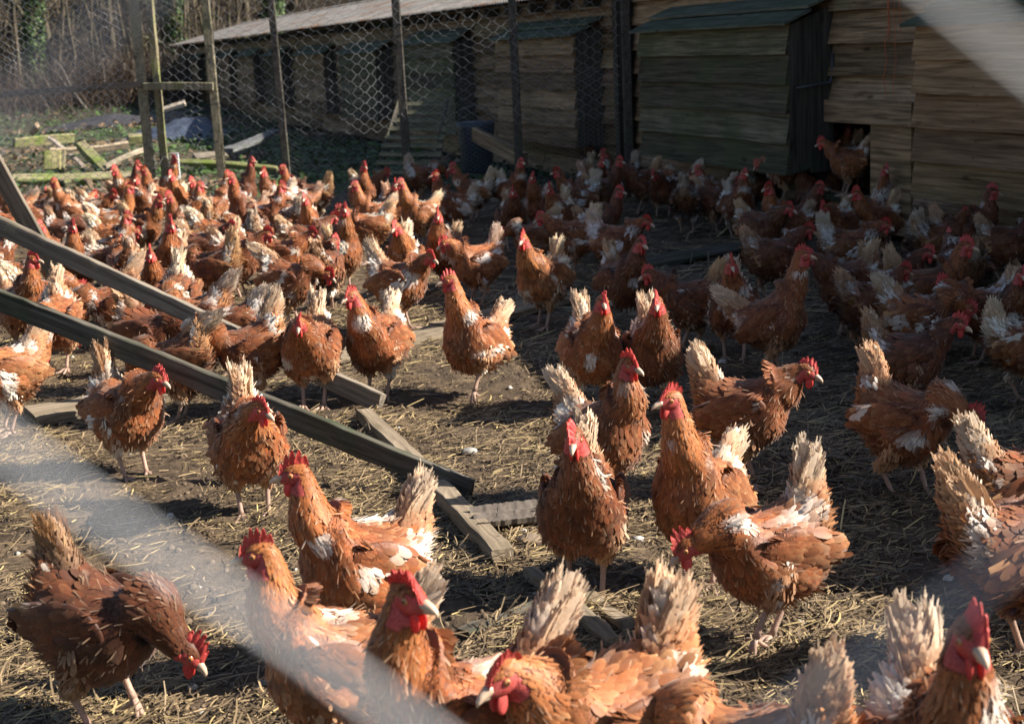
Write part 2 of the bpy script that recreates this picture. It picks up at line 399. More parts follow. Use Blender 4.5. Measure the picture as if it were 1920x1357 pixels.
    # ---------- contour feathers
    n = int(4300*dens*(1.35 if dens > 1.1 else 1)); fs = .84 if dens > 1.1 else .95
    t2 = np.broadcast_to(tt[:, None], area.shape)
    wgt = area*np.where(t2 < 2.5, 1.3, np.where(t2 < 9, 1.0, np.where(t2 < 13, 2.0, 3.6))); wgt[fm] = 0; wgt[-3:] = 0; wgt = wgt.ravel(); wgt /= wgt.sum()
    idx = r.choice(len(wgt), n, p=wgt); ii, jj = idx//nseg, idx % nseg
    jit = r.uniform(-.5, .5, (n, 2)); P = V[ii, jj]+du[ii, jj]*jit[:, :1]+dv[ii, jj]*.5*jit[:, 1:]; N = Nn[ii, jj]; t = tt[ii]+jit[:, 0]*.25
    tc_ = nza(np.gradient(c, axis=0)); D = -nza(nza(du[ii, jj])*.6+tc_[ii]); side = np.abs(ct[jj]); D = D+np.array([0, 0, -.35])*(side*(t < 9))[:, None]; D = D+r.normal(0, .08+.10*ragged, (n, 3))
    top = st[jj]
    L = np.interp(t, [0, 3, 7, 9, 11, 13, 14.5, 17], [.034, .036, .029, .028, .028, .020, .011, .006]); Wd = np.interp(t, [0, 3, 7, 9, 11, 13, 14.5, 17], [.018, .021, .019, .013, .008, .0065, .006, .0045])
    L = L*fs; Wd = Wd*fs; lift = np.full(n, .055)+r.uniform(-.025, .028, n)*(1+ragged*2); curl = r.uniform(-.01, .06, n)
    lift -= .16*np.exp(-((t-9.3)/2.0)**2)*(top > -.3); cl = vnoise(P*38+seed*3.3); lift += (cl-.5)*.13
    # fluffy rear and underside
    fl = ((t < 3.2) & (top < .2)) | ((top < -.55) & (t < 6.5))
    L[fl] *= r.uniform(.7, 1.2, fl.sum()); Wd[fl] *= .35; lift[fl] += r.uniform(.03, .38, fl.sum())*fluff
    D[fl] += r.normal(0, .25, (fl.sum(), 3))
    # colour
    v = r.uniform(.66, 1.34, n)[:, None]*(.66+.62*vnoise(P*24+seed*8)[:, None]); pn = vnoise(P*16+seed*17.1); pn2 = vnoise(P*45+seed*5)
    colr = base*v; colr = lerp(colr, base*.38, np.clip((pn2-.50)*3.0, 0, .8)[:, None])
    neck = np.clip((t-8.5)/2, 0, 1)[:, None]; colr = lerp(colr, lerp(base, np.array([.50, .165, .035]), .5*(1-tone))*v, neck*.8)
    pale = np.clip((3.4-t)/2.2, 0, 1)*np.clip(.55-top*.6, .15, 1)*.75
    pale = np.maximum(pale, fl*np.clip(.75-t*.07, .1, .8)*np.clip(pn*1.6-.2, 0, 1))
    colr = lerp(colr, BUFF*v*.9, pale[:, None]*.7)
    thr = .87-.33*white
    wm = np.clip((pn-thr+.02)/.13, 0, 1)*np.where((t < 13) , 1, 0)*r.uniform(.5, 1, n)
    wm = np.maximum(wm, np.clip((1.4-np.abs(t-2.2))*1.2, 0, 1)*np.clip((top-.1)*3, 0, 1)*np.clip((vnoise(P*30+seed)-.62+.45*white)*5, 0, 1))
    colr = lerp(colr, WHITE*v**.3*.95, wm[:, None]); fz = wm > .35; Wd[fz] *= .55; D[fz] += r.normal(0, .2, (int(fz.sum()), 3)); lift[fz] += .08
    tipc = lerp(colr, BUFF, (r.uniform(.0, .32, n)+.30*(r.uniform(0, 1, n) > .86))[:, None]*(1-tone*.75)); tipc = lerp(tipc, WHITE, wm[:, None]*.7)
    feathers(body, P+N*.0012, D, N, L*r.uniform(.8, 1.2, n), Wd, lift, curl, colr, tipc)
    # stray downy splinters that break the outline
    ns = int(420*dens*fluff); q = r.choice(n, ns); m_ = t[q] < 13.5; q = q[m_]
    feathers(body, P[q], D[q]+r.normal(0, .35, (len(q), 3)), N[q], L[q]*r.uniform(.7, 1.1, len(q)), np.full(len(q), .0028), lift[q]+r.uniform(.1, .5, len(q)), curl[q], colr[q], lerp(tipc[q], CREAM, .35))
    # ---------- legs (thigh, shank, toes) joined into the body
    SCL = np.array([.66, .47, .36])*r.uniform(.8, 1.05)
    for s in (-1, 1):
        ph = step*s   # -1..1
        fx = .012+.050*ph; lifted = step > 0.2 and s > 0 and seed % 2 == 0
        foot = np.array([fx, s*.036, .012]); hock = np.array([fx-.026-.02*max(0, -ph), s*.041, .090]); knee = rb([.022, s*.064, .175]) 
        if lifted: foot = foot+[-.005, 0, .04]; hock = hock+[-.012, 0, .035]
        hipj = rb([-.005, s*.045, .235])
        pts = np.array([hipj, lerp(hipj, knee, .6)+[0, 0, -.01], lerp(knee, hock, .35), lerp(knee, hock, .72), hock+[.001, 0, .004]])
        rad = np.array([.040, .041, .034, .020, .0095]); tube(body, pts, rad, 12, base*.6, 0)
        tube(body, [hock+[0, 0, .006], hock+[.002, 0, -.008], lerp(hock, foot, .35), lerp(hock, foot, .8), foot], [.0090, .0092, .0066, .0064, .0085], 8, SCL, 1)
        # toes
        for a, tl in ((-34, .050), (0, .062), (34, .050), (178, .024)):
            aa = R_(a+r.uniform(-6, 6)); d = np.array([math.cos(aa), math.sin(aa), 0])
            if lifted:
                d = np.array([math.cos(aa)*.45, math.sin(aa)*.35, -.85]); d = nz(d)
                pp = [foot, foot+d*tl*.35, foot+d*tl*.7+[-.004, 0, 0], foot+d*tl+[-.010, 0, 0], foot+d*(tl+.008)+[-.017, 0, .0]]
            else:
                z = foot[2]; pp = [foot+[0, 0, -.001], foot+d*tl*.3+[0, 0, -.0005], foot+d*tl*.65+[0, 0, -z*.55], foot+d*tl+[0, 0, -z+.0045], foot+d*(tl+.012)+[0, 0, -z+.001]]
            tube(body, pp, [.0066, .0056, .0050, .0041, .0008], 6, np.array([SCL, SCL*.95, SCL, SCL*.9, SCL*.35]), 1)
        nt = int(480*dens); uu = r.uniform(0, 1, nt)**.8; ang = r.uniform(0, 2*math.pi, nt)
        seg = uu*(len(pts)-1); i0 = np.clip(seg.astype(int), 0, len(pts)-2); f = (seg-i0)[:, None]
        cen = lerp(pts[i0], pts[i0+1], f); rr = lerp(rad[i0], rad[i0+1], f[:, 0]); ax = nza(pts[i0+1]-pts[i0])
        e1 = nza(np.cross(ax, [0, 1.0, 0])); e2 = np.cross(ax, e1); Nt = e1*np.cos(ang)[:, None]+e2*np.sin(ang)[:, None]
        Pt = cen+Nt*rr[:, None]; cb = lerp(base, BUFF, .15+.5*r.uniform(0, 1)*(.3+white))*r.uniform(.7, 1.25, nt)[:, None]
        wt = np.clip((vnoise(Pt*25+seed*2.2)-.80+.4*white)*8, 0, 1)[:, None]; cb = lerp(cb, WHITE*.95, wt)
        feathers(body, Pt, ax+r.normal(0, .18, (nt, 3))+[0, 0, -.25], Nt, r.uniform(.014, .028, nt), r.uniform(.003, .009, nt), r.uniform(.05, .35, nt), r.uniform(.1, .2, nt), cb, lerp(cb, CREAM, .3))
    parts = [('body', body, [PLUM, SKIN])]
    # ---------- wings
    for s in (-1, 1):
        w = MB(); wc = rb([-.012, s*.079*slim, .228]); ax = nz(rb([1, 0, .10])-rb([0, 0, 0])); uz = nz(rb([-.10, s*.10, 1])-rb([0, 0, 0])); sy = nz(np.cross(uz, ax)); uz = np.cross(ax, sy)
        A = np.stack([ax, sy*1.0, uz]); rr = np.array([.080, .017, .054])
        def shp(p): q = p.copy(); q[:, 2] *= (1-.35*np.clip(-p[:, 0], 0, 1)); q[:, 1] *= (1-.3*np.abs(p[:, 0])); return q
        ellipsoid(w, wc, rr, A, 16, 10, base*.5, 0, shp)
        nw = int(340*dens); u = r.uniform(-.95, .95, nw); vv = r.uniform(-.95, .95, nw); ok = u*u+vv*vv < .95; u, vv = u[ok], vv[ok]
        u = np.sort(u)  # rear first, the front coverts lie over them
        q = shp(np.stack([u, s*np.sqrt(np.clip(1-u*u-vv*vv, 0, 1)), vv], 1)); sg = np.sign(np.dot(sy, [0, 1, 0]))
        q[:, 1] *= sg
        Pw = wc+(q*rr)@A; Nw = nza((q/rr)@A)
        Lw = np.interp(u, [-1, -.3, .3, 1], [.060, .046, .032, .022])*r.uniform(.85, 1.15, len(u)); Ww = np.interp(u, [-1, -.2, 1], [.020, .022, .015])
        Dw = -ax[None]*1.0-uz[None]*(.10+.25*(vv[:, None] > .2)) + r.normal(0, .07+.08*ragged, (len(u), 3))
        cw = lerp(base, MAHO, .35)*r.uniform(.7, 1.3, len(u))[:, None]; wz = np.clip((vnoise(Pw*20+seed*1.9)-.92+.3*white)*9, 0, 1)[:, None]; cw = lerp(cw, WHITE*.9, wz)
        feathers(w, Pw, Dw, Nw, Lw, Ww, r.uniform(.06, .16, len(u)), r.uniform(.08, .18, len(u)), cw, lerp(cw, BUFF, r.uniform(.05, .5, len(u))[:, None]*(1-.6*tone)))
        # flight feathers
        npf = 9; kk = np.linspace(0, 1, npf)
        Pf = wc+ax*(-.035)+uz*(.020-.045*kk)[:, None]+sy*(.012*np.sign(np.dot(sy, [0, s, 0]))); Df = -ax[None]-uz[None]*(.02-.10*kk)[:, None]
        cf = lerp(base, BUFF, .3)*r.uniform(.7, 1.1, npf)[:, None]
        feathers(w, Pf, Df, np.tile(nz(np.array([0, s, .25])), (npf, 1)), np.full(npf, .080)*(1-.15*kk), np.full(npf, .018), np.full(npf, .02), np.full(npf, .08), cf, lerp(cf, BUFF, .6))
        parts.append(('wing', w, [PLUM]))
    # ---------- tail: a tented fan of broad feathers over a cushion of coverts
    tl = MB(); te = R_((tailel if tailel is not None else ps['tail']+r.uniform(-8, 8))); tb = rb([-.106, 0, .296])
    tdir = lambda e: np.array([-math.cos(e), 0, math.sin(e)])
    paleT = lerp(lerp(base, BUFF, .8), CREAM, tailpale*.8)
    nf = 7
    for s in (-1, 1):
        for k in range(nf):
            a = te+R_(8-18*k/(nf-1))+r.normal(0, R_(1.5+3.5*ragged)); d = nz(tdir(a)+[0, s*(.03+.014*k), 0]+r.normal(0, .012+.02*ragged, 3)); Lf = (.116-.020*abs(k-2)/4)*tailw*r.uniform(.85, 1.1)
            nrm = nz(np.array([0, s, .0])+r.normal(0, .30, 3)+tdir(te-R_(90))*-.25); nrm = nz(nrm-d*np.dot(d, nrm)); sv_ = np.cross(nrm, d); p0 = tb+[.004*k, s*(.007+.002*k), -.01+.002*k]
            rowsn = 9; tv = np.linspace(0, 1, rowsn); wprof = np.interp(tv, [0, .25, .55, .8, .93, 1], [.4, .85, 1, .88, .62, .24])*.036*tailw**.5
            Vt = []; Ct_ = []
            bend = nz(tdir(a-R_(90)))*r.uniform(-.006, .022)
            cshade = r.uniform(.75, 1.12)
            for x, ww in zip(tv, wprof):
                cen = p0+d*Lf*x+bend*x*x; e1, e2 = ww*.5*(1+r.uniform(-.07, .07)*(x > .4)), ww*.5*(1+r.uniform(-.07, .07)*(x > .4))
                Vt += [cen-sv_*e1-nrm*ww*.12, cen+nrm*ww*.05, cen+sv_*e2-nrm*ww*.12]
                cc = lerp(lerp(paleT, base, .45*(1-tailpale)), lerp(paleT, WHITE, .55*tailpale), max(0, x-.25)/.75)*cshade; Ct_ += [cc, cc*.9, cc]
            q = np.array([[(i+1)*3+j, (i+1)*3+j+1, i*3+j+1, i*3+j] for i in range(rowsn-1) for j in range(2)])
            tl.add(Vt, q, np.array(Ct_), 0)
            nbb = int(50*dens); x = r.uniform(.35, 1.0, nbb); sgn = r.choice([-1, 1], nbb); wl = np.interp(x, tv, wprof)
            Pb = p0+d*(Lf*x)[:, None]*.97+bend*(x*x)[:, None]+sv_*(sgn*wl*.28)[:, None]; Db = d+sv_*(sgn*r.uniform(.05, .28, nbb))[:, None]
            cb = lerp(paleT, WHITE, .5*tailpale)*cshade*r.uniform(.85, 1.05, nbb)[:, None]
            feathers(tl, Pb, Db, np.tile(nrm, (nbb, 1))+r.normal(0, .3, (nbb, 3)), r.uniform(.010, .022, nbb), r.uniform(.0016, .0035, nbb), np.full(nbb, .05), r.uniform(-.1, .1, nbb), cb, cb)
    nc = int(1200*dens); g = r.uniform(0, 1, nc)**1.15; an = r.uniform(0, 2*math.pi, nc); dv_ = nz(tdir(te+R_(-1))); e1 = np.array([0, 1.0, 0]); e2 = np.cross(dv_, e1)
    ry = np.interp(g, [0, .35, 1], [.036, .022, .008]); rx = np.interp(g, [0, .3, .7, 1], [.038, .027, .020, .010])*(.8+.2*tailw)
    Nc = nza(e1*(np.cos(an)/1.0)[:, None]+e2*(np.sin(an)*.55)[:, None]); off = e1*(np.cos(an)*ry)[:, None]+e2*(np.sin(an)*rx)[:, None]
    Pc = tb-dv_*.036+dv_*(g*.100*tailw)[:, None]+off
    mixb = np.clip(1.1-g*1.05+r.normal(0, .25, nc), 0, 1)*(1-.35*white)*(1-.25*tailpale); cc = lerp(paleT*1.0, base*1.35, mixb[:, None])*r.uniform(.82, 1.12, nc)[:, None]
    cc = lerp(cc, WHITE, (np.clip(g*1.3-.5, 0, 1)*tailpale*.75)[:, None]); wz = np.clip((vnoise(Pc*30+seed)-.66+.35*white)*7, 0, 1)[:, None]; cc = lerp(cc, WHITE*.97, wz*.8)
    Dc = dv_[None]+e2*(np.sin(an)*.16)[:, None]+r.normal(0, .06+.13*ragged, (nc, 3))+Nc*(.10*(1-g))[:, None]
    feathers(tl, Pc, Dc, Nc, np.interp(g, [0, .5, 1], [.030, .042, .034])*r.uniform(.8, 1.2, nc), r.uniform(.006, .012, nc), r.uniform(0, .05, nc), r.uniform(-.04, .08, nc), cc, lerp(cc, CREAM, .3), soft=.75)
    tube(tl, [tb-dv_*.03, tb, tb+dv_*.05, tb+dv_*.075], [.030, .026, .016, .006], 10, paleT*.7, 0)
    parts.append(('tail', tl, [TAILM]))
    # ---------- comb
    Hm = np.stack([fh, sh, uh])  # rows
    cb = MB(); ns_ = 41; s01 = np.linspace(0, 1, ns_); bx = lerp(.031, -.020, s01); bzv = np.interp(s01, [0, .15, .45, .8, 1], [.002, .012, .0185, .018, .012])
    npk = 5+seed % 2; pk = np.abs(np.sin((s01*npk+.1)*math.pi))**.8; env = np.interp(s01, [0, .12, .4, .7, 1], [.15, .6, 1, .9, .35])*(.026+.005*r.uniform(-1, 1.6))
    hgt = env*(.42+.58*pk); lean = np.interp(s01, [0, .5, 1], [0, .1, .25])
    rowsn = 6; Vc = []; 
    for sgn in (1, -1):
        for kq in range(rowsn):
            f = kq/(rowsn-1); th_ = (.0042*(1-f)**.7+.0010)*sgn; 
            Vc.append(np.stack([bx-(hgt*f*lean)-(f**2)*.004*s01, th_+flop*f*f*.016+.0022*f*np.sin(s01*9+seed), bzv+hgt*f*(1-.25*abs(flop)*f)-.003*(1-f)], 1))
    Vc = np.concatenate(Vc); q = []
    for side_ in range(2):
        for a_ in range(rowsn-1):
            for b_ in range(ns_-1):
                o = side_*rowsn*ns_; f4 = [o+a_*ns_+b_, o+a_*ns_+b_+1, o+(a_+1)*ns_+b_+1, o+(a_+1)*ns_+b_]; q.append(f4 if side_ else f4[::-1])
    for b_ in range(ns_-1): q.append([(rowsn-1)*ns_+b_, (rowsn-1)*ns_+b_+1, (2*rowsn-1)*ns_+b_+1, (2*rowsn-1)*ns_+b_])
    for b_ in (0, ns_-1):
        for a_ in range(rowsn-1): q.append([a_*ns_+b_, (a_+1)*ns_+b_, (rowsn+a_+1)*ns_+b_, (rowsn+a_)*ns_+b_])
    cr = lerp(RED, PINK, r.uniform(0, .6))*r.uniform(.85, 1.1); hf = np.tile(np.repeat(np.linspace(0, 1, rowsn), ns_), 2)[:, None]; mot = vnoise(Vc*260+seed)[:, None]
    Vc = Vc+np.array([0, 1.0, 0])*(vnoise(Vc*330+seed)[:, None]-.5)*.0022*np.repeat([1, -1], rowsn*ns_)[:, None]
    cb.add(hc+Vc@Hm, np.array(q), lerp(cr*.62, lerp(cr, PINK, .3), np.clip(hf*1.3, 0, 1))*(.75+.5*mot), 0); parts.append(('comb', cb, [SKIN]))
    # ---------- wattles with ear lobes
    for s in (-1, 1):
        w = MB(); dn = np.array([0, 0, -1.0]); hz = nz(fh*[1, 1, .3]); A = np.stack([hz, nz(np.cross(dn, hz)), -dn]); A[1] = np.cross(A[2], A[0])
        ellipsoid(w, hc+fh*.016+sh*s*.0065-uh*.0175+np.array([0, 0, -.006]), (.0095, .0036, .0155), A, 10, 8, cr*1.03, 0)
        ellipsoid(w, hc+fh*-.0075+sh*s*.0165-uh*.0085, (.0055, .0028, .0090), Hm, 8, 6, lerp(cr, PINK, .4), 0)
        parts.append(('wattle', w, [SKIN]))
    # ---------- beak: upper and lower mandible
    bk = MB(); hcol = np.array([.58, .42, .30])*r.uniform(.75, 1.1)
    tube(bk, [hc+fh*.022-uh*.001, hc+fh*.030-uh*.001, hc+fh*.039-uh*.003, hc+fh*.046-uh*.0065, hc+fh*.0495-uh*.0115], [.0095, .0078, .0058, .0036, .0006], 10, np.array([hcol*.55, hcol*.75, hcol, hcol*1.05, hcol]), 0)
    tube(bk, [hc+fh*.020-uh*.0075, hc+fh*.031-uh*.0078, hc+fh*.042-uh*.0092], [.0060, .0046, .0010], 8, hcol*.8, 0)
    parts.append(('beak', bk, [BEAK]))
    # ---------- eyes with iris, pupil and lid rim
    for s in (-1, 1):
        e = MB(); ec = hc+fh*.0095+sh*s*.0128+uh*.0035; oa = nz(sh*s+fh*.12); A = np.stack([nz(np.cross(uh, oa)), np.cross(oa, nz(np.cross(uh, oa))), oa]); nv, nu = 12, 14
        th_ = np.linspace(0, math.pi, nv+1); cc = np.zeros(((nv+1)*nu, 3))
        for a_ in range(nv+1): cc[a_*nu:(a_+1)*nu] = ([.005, .005, .005] if th_[a_] < .50 else ([.42, .19, .07] if th_[a_] < 1.1 else [.45, .06, .05]))
        ellipsoid(e, ec, (.0057, .0057, .0057), A, nu, nv, cc, 0)
        parts.append(('eye', e, [EYEM]))
    return parts

def place_hen(parts, name='hen'):
    root = empty(name)
    for nm, mb, mats in parts: mb.build(nm, mats, root)
    return root
def copy_hen(src):
    c = src.copy(); sc.collection.objects.link(c)
    for ch in src.children:
        d = ch.copy(); sc.collection.objects.link(d); d.parent = c
    return c
def settle(root, loc, heading, scale, tint):
    root.location = loc; root.rotation_euler = (0, 0, R_(heading)); root.scale = (scale,)*3
    for ch in root.children: ch.color = (*tint, 1)

# ============================================================ THE SETTING
GW = at(1700, 455, 0)                              # a point at the foot of the shed wall
vd = ray(-18, 135); WU = nz(np.array([vd[0], vd[1], 0])); WN = np.array([-WU[1], WU[0], 0])   # along the wall (away) and out of it
if WN[0] > 0: WN = -WN
WO = np.array([GW[0], GW[1], 0.0])
def wallpix(px, py, out=0.0):
    d = ray(px, py); o = np.array([0, 0, EYE]); p = WO+WN*out; k = np.dot(p-o, WN)/np.dot(d, WN); q = o+d*k
    return float(np.dot(q-WO, WU)), float(q[2])
# local shed frame: x along the wall (away from the camera), y out of the wall into the yard, z up
WM = Matrix(((WU[0], WN[0], 0, WO[0]), (WU[1], WN[1], 0, WO[1]), (0, 0, 1, 0), (0, 0, 0, 1)))

# ---------- ground
def hfun(x, y):
    p = np.stack([x, y, 0*x], -1)
    h = (vnoise(p*1.3)-.5)*.05 + (vnoise(p*5+9)-.5)*.022
    near = np.clip((16-y)/6, 0, 1)
    h += near*((vnoise(p*17+3)-.5)*.014 + np.minimum(vnoise(p*42+7)-.62, 0)*.016 + (vnoise(p*90+1)-.5)*.006)
    wall = np.clip(1-np.abs((x-WO[0])*WN[0]+(y-WO[1])*WN[1])/.5, 0, 1); h *= 1-.7*wall
    hill = np.clip((y+.25*x-43)/1.0, 0, None)*1.0; h = h+np.where(hill > 0, hill*.55*np.clip(hill/6, .25, 1), 0)
    h += np.clip((y-18)/20, 0, 1)*(vnoise(p*.35+4)-.4)*.5
    return h
def spaced(a, b, step, grow, lim, mx):
    v = list(np.arange(a, b, step)); s = step
    while v[-1] < lim: s = min(s*grow, mx); v.append(v[-1]+s)
    return v
ys = np.array(spaced(1.3, 6.2, .013, 1.022, 110, 1.5)); ys = np.concatenate([np.linspace(-6, 1.25, 20), ys])
xp = spaced(0, 2.2, .015, 1.035, 75, 1.6); xs = np.array([-v for v in xp[::-1]][:-1]+xp)
X, Y = np.meshgrid(xs, ys); Z = hfun(X, Y)
g = MB(); ny, nx = X.shape; i = np.arange(ny-1)[:, None]*nx; j = np.arange(nx-1)[None]
g.add(np.stack([X, Y, Z], -1).reshape(-1, 3), np.stack([i+j, i+j+1, i+nx+j+1, i+nx+j], -1).reshape(-1, 4))
def mat_ground():
    m, n, l, b = newmat('trodden_earth'); tc = n.new('ShaderNodeTexCoord'); v = tc.outputs['Object']
    n1 = noise(n, l, v, 9, 8, .65); n2 = noise(n, l, v, 90, 5, .7); n3 = noise(n, l, v, 1.1, 4, .6); n4 = noise(n, l, v, 35, 4, .6, 1.5)
    c = mixc(n, l, (.042, .030, .020), (.135, .096, .062), ramp(n, l, n1, .34, .66))
    c = mixc(n, l, c, (.21, .158, .105), ramp(n, l, n4, .60, .74))
    c = mixc(n, l, c, ramp(n, l, n2, .3, .7, (.55, .52, .5), (1.3, 1.28, 1.25)), 1.0, 'MULTIPLY')
    # beyond the fence: leaf mould, moss and nettles
    sx = n.new('ShaderNodeSeparateXYZ'); l.new(v, sx.inputs[0]); mr = n.new('ShaderNodeMapRange'); l.new(sx.outputs[1], mr.inputs[0]); mr.inputs[1].default_value = 11.6; mr.inputs[2].default_value = 13.0
    far = mixc(n, l, (.022, .036, .010), (.085, .065, .045), ramp(n, l, n3, .42, .60)); far = mixc(n, l, far, ramp(n, l, n1, .3, .7, (.6, .6, .6), (1.4, 1.4, 1.4)), 1.0, 'MULTIPLY')
    mr2 = n.new('ShaderNodeMapRange'); l.new(sx.outputs[1], mr2.inputs[0]); mr2.inputs[1].default_value = 22; mr2.inputs[2].default_value = 34
    far = mixc(n, l, far, mixc(n, l, (.020, .016, .011), (.058, .043, .030), ramp(n, l, n1, .35, .65)), mr2.outputs[0])
    c = mixc(n, l, c, far, mr.outputs[0])
    l.new(c, b.inputs['Base Color']); b.inputs['Roughness'].default_value = .9; b.inputs['Specular IOR Level'].default_value = .25
    bump(n, l, b, n2, .8, .010); return m
tag(g.build('ground', mat_ground()), kind='structure')

def gz(p): return float(hfun(np.array([p[0]]), np.array([p[1]]))[0])
def atg(px, py):
    q = at(px, py, 0)
    for _ in range(3): q = at(px, py, gz(q))
    return q

# ---------- straw litter
def straws(name, label, n, ylo, yhi, Lr, Wr, dens_seed, lit, zadd=.004):
    r = np.random.default_rng(dens_seed); yy = ylo*(yhi/ylo)**r.uniform(0, 1, n*3); xx = r.uniform(-.5, .5, n*3)*yy*.82+ .0
    p = np.stack([xx, yy, 0*xx], -1); keep = r.uniform(0, 1, n*3) < np.clip((vnoise(p*2.1+5)*.4+vnoise(p*7+2)*.6-.30)*2.4, .06, 1); d = (xx-WO[0])*WN[0]+(yy-WO[1])*WN[1]
    keep &= d > .1; xx, yy = xx[keep][:n], yy[keep][:n]; n = len(xx)
    L = r.uniform(*Lr, n)*(1+.8*(r.uniform(0, 1, n) > .9)); W = r.uniform(*Wr, n); a = r.normal(.2, 1.0, n)+np.where(r.uniform(0, 1, n) > .6, 1.5, 0); bend = r.normal(0, .22, n)
    z0 = hfun(xx, yy)+zadd+r.uniform(0, .010, n)**1; tilt = r.normal(0, .10, n)+(r.uniform(0, 1, n) > .95)*r.uniform(.1, .6, n)
    V = np.zeros((n, 4, 2, 3)); 
    cx, cy = xx.copy(), yy.copy(); ang = a-bend
    for k in range(4):
        zz = hfun(cx, cy); zz = np.maximum(z0+tilt*L*(k/3.0), zz+.002)
        px_, py_ = -np.sin(ang), np.cos(ang); w = W*(1 if 0 < k < 3 else .7)
        V[:, k, 0] = np.stack([cx-px_*w/2, cy-py_*w/2, zz-.0004], -1); V[:, k, 1] = np.stack([cx+px_*w/2, cy+py_*w/2, zz+w*.25], -1)
        cx = cx+np.cos(ang)*L/3; cy = cy+np.sin(ang)*L/3; ang = ang+bend
    t = r.uniform(0, 1, n)[:, None]; c = lerp(np.array([.080, .055, .032]), np.array([.34, .245, .135]), t**1.8); gld = (r.uniform(0, 1, n) > .93)[:, None]; c = np.where(gld, np.array([.46, .35, .16]), c)
    c *= r.uniform(.7, 1.1, n)[:, None]
    mb = MB(); b = (np.arange(n)*8)[:, None, None]; q = np.array([[0, 1, 3, 2], [2, 3, 5, 4], [4, 5, 7, 6]])
    mb.add(V.reshape(-1, 3), (b+q[None]).reshape(-1, 4), np.repeat(c, 8, 0))
    return mb
STRAWM = mat_vc('straw', .5, .35)
mb = straws('straw', '', 46000, 1.7, 6.5, (.015, .075), (.0012, .0040), 3, 1)
m3 = straws('straw', '', 42000, 1.7, 7.5, (.008, .035), (.0014, .0036), 8, 1, .002)
m2 = straws('straw', '', 16000, 6.0, 13.0, (.04, .13), (.003, .007), 4, 1)
for mm in (m2, m3):
    for a_ in ('V', 'C', 'Ms', 'Sm'): getattr(mb, a_).extend(getattr(mm, a_))
    mb.Fs.extend([f+mb.n for f in mm.Fs]); mb.n += mm.n
tag(mb.build('straw_litter', STRAWM), 'loose yellow and brown straw litter trodden over the earth of the hen run', 'straw', kind='stuff')
# crumbs, clods and grit
r = np.random.default_rng(12); n = 5200; yy = 1.8*(11/1.8)**r.uniform(0, 1, n); xx = r.uniform(-.42, .42, n)*yy; mb = MB()
th = np.arange(6)/6*2*math.pi; s_ = r.uniform(.003, .011, n)*np.where(r.uniform(0, 1, n) > .96, 2.0, 1); zz = hfun(xx, yy)
rr_ = r.uniform(.6, 1.2, (n, 6)); V = np.zeros((n, 13, 3)); a = th[None]+r.uniform(0, 6, (n, 1))
for k, (hh, sc_) in enumerate(((0, 1.0), (.55, .8))):
    V[:, k*6:(k+1)*6] = np.stack([xx[:, None]+np.cos(a)*rr_*s_[:, None]*sc_, yy[:, None]+np.sin(a)*rr_*s_[:, None]*sc_, np.broadcast_to((zz+s_*hh-.001)[:, None], a.shape)], -1)
V[:, 12] = np.stack([xx, yy, zz+s_*.85], -1)
q4 = np.array([[k, (k+1) % 6, 6+(k+1) % 6, 6+k] for k in range(6)]); q3 = np.array([[6+k, 6+(k+1) % 6, 12] for k in range(6)])
c = np.where((r.uniform(0, 1, n) > .93)[:, None], [.42, .40, .36], [.13, .095, .065])*r.uniform(.6, 1.3, n)[:, None]
mb.add(V.reshape(-1, 3), ((np.arange(n)*13)[:, None, None]+q4).reshape(-1, 4), np.repeat(c, 13, 0)); mb.Fs.append(((np.arange(n)*13)[:, None, None]+q3).reshape(-1, 3).astype(np.int32)); mb.Ms.append(np.zeros(n*6, np.int32)); mb.Sm.append(np.ones(n*6, bool))
tag(mb.build('earth_crumbs', mat_vc('crumbs', .9, .2, 200, .5)), 'small crumbs of earth, droppings and grit scattered on the ground of the run', 'earth crumbs', kind='stuff')

# ---------- the long shed
def wboard(mb, x0, x1, z0, z1, out, tilt=.032, th=.020, seed=0, jag=.0035):
    """one lapped board of the cladding in shed coordinates: bottom edge stands prouder than the top"""
    r = np.random.default_rng(seed); n = max(2, int(abs(x1-x0)/.22)); xs_ = np.linspace(x0, x1, n+1)
    lo = z0+r.normal(0, jag, n+1)*.7; hi = z1+r.normal(0, jag*.4, n+1); bow = r.normal(0, .0018, n+1)
    V = []
    for k, x in enumerate(xs_):
        V += [(x, out+bow[k], lo[k]), (x, out+tilt+th+bow[k], lo[k]), (x, out+th*.4+bow[k], hi[k]), (x, out-.004+bow[k], hi[k])]
    Fq = []
    for k in range(n):
        b = k*4
        for a, c in ((0, 1), (1, 2), (2, 3), (3, 0)): Fq.append((b+a, b+4+a, b+4+c, b+c))
    mb.add(V, np.array(Fq), r.uniform(.42, 1.05)*np.array([1, r.uniform(.93, 1.02), r.uniform(.86, 1.02)]), 0, smooth=False)
    if x0 < 6:
        for k in range(0, n+1, 3):
            for zf in (.25, .7):
                x = xs_[k]+(.02 if k < n else -.03)+r.uniform(-.01, .01); zz_ = lerp(z0, z1, zf); yy_ = out+lerp(tilt+th, th*.4, zf)+.0015; e = .0035
                mb.add([(x-e, yy_, zz_-e), (x+e, yy_, zz_-e), (x+e, yy_, zz_+e), (x-e, yy_, zz_+e)], [[0, 1, 2, 3]], (.10, .09, .09), 0, False)
    mb.add([V[0], V[1], V[2], V[3]], [[0, 1, 2, 3]], (.5, .5, .5), 0, False); mb.add(V[-4:], [[3, 2, 1, 0]], (.5, .5, .5), 0, False)

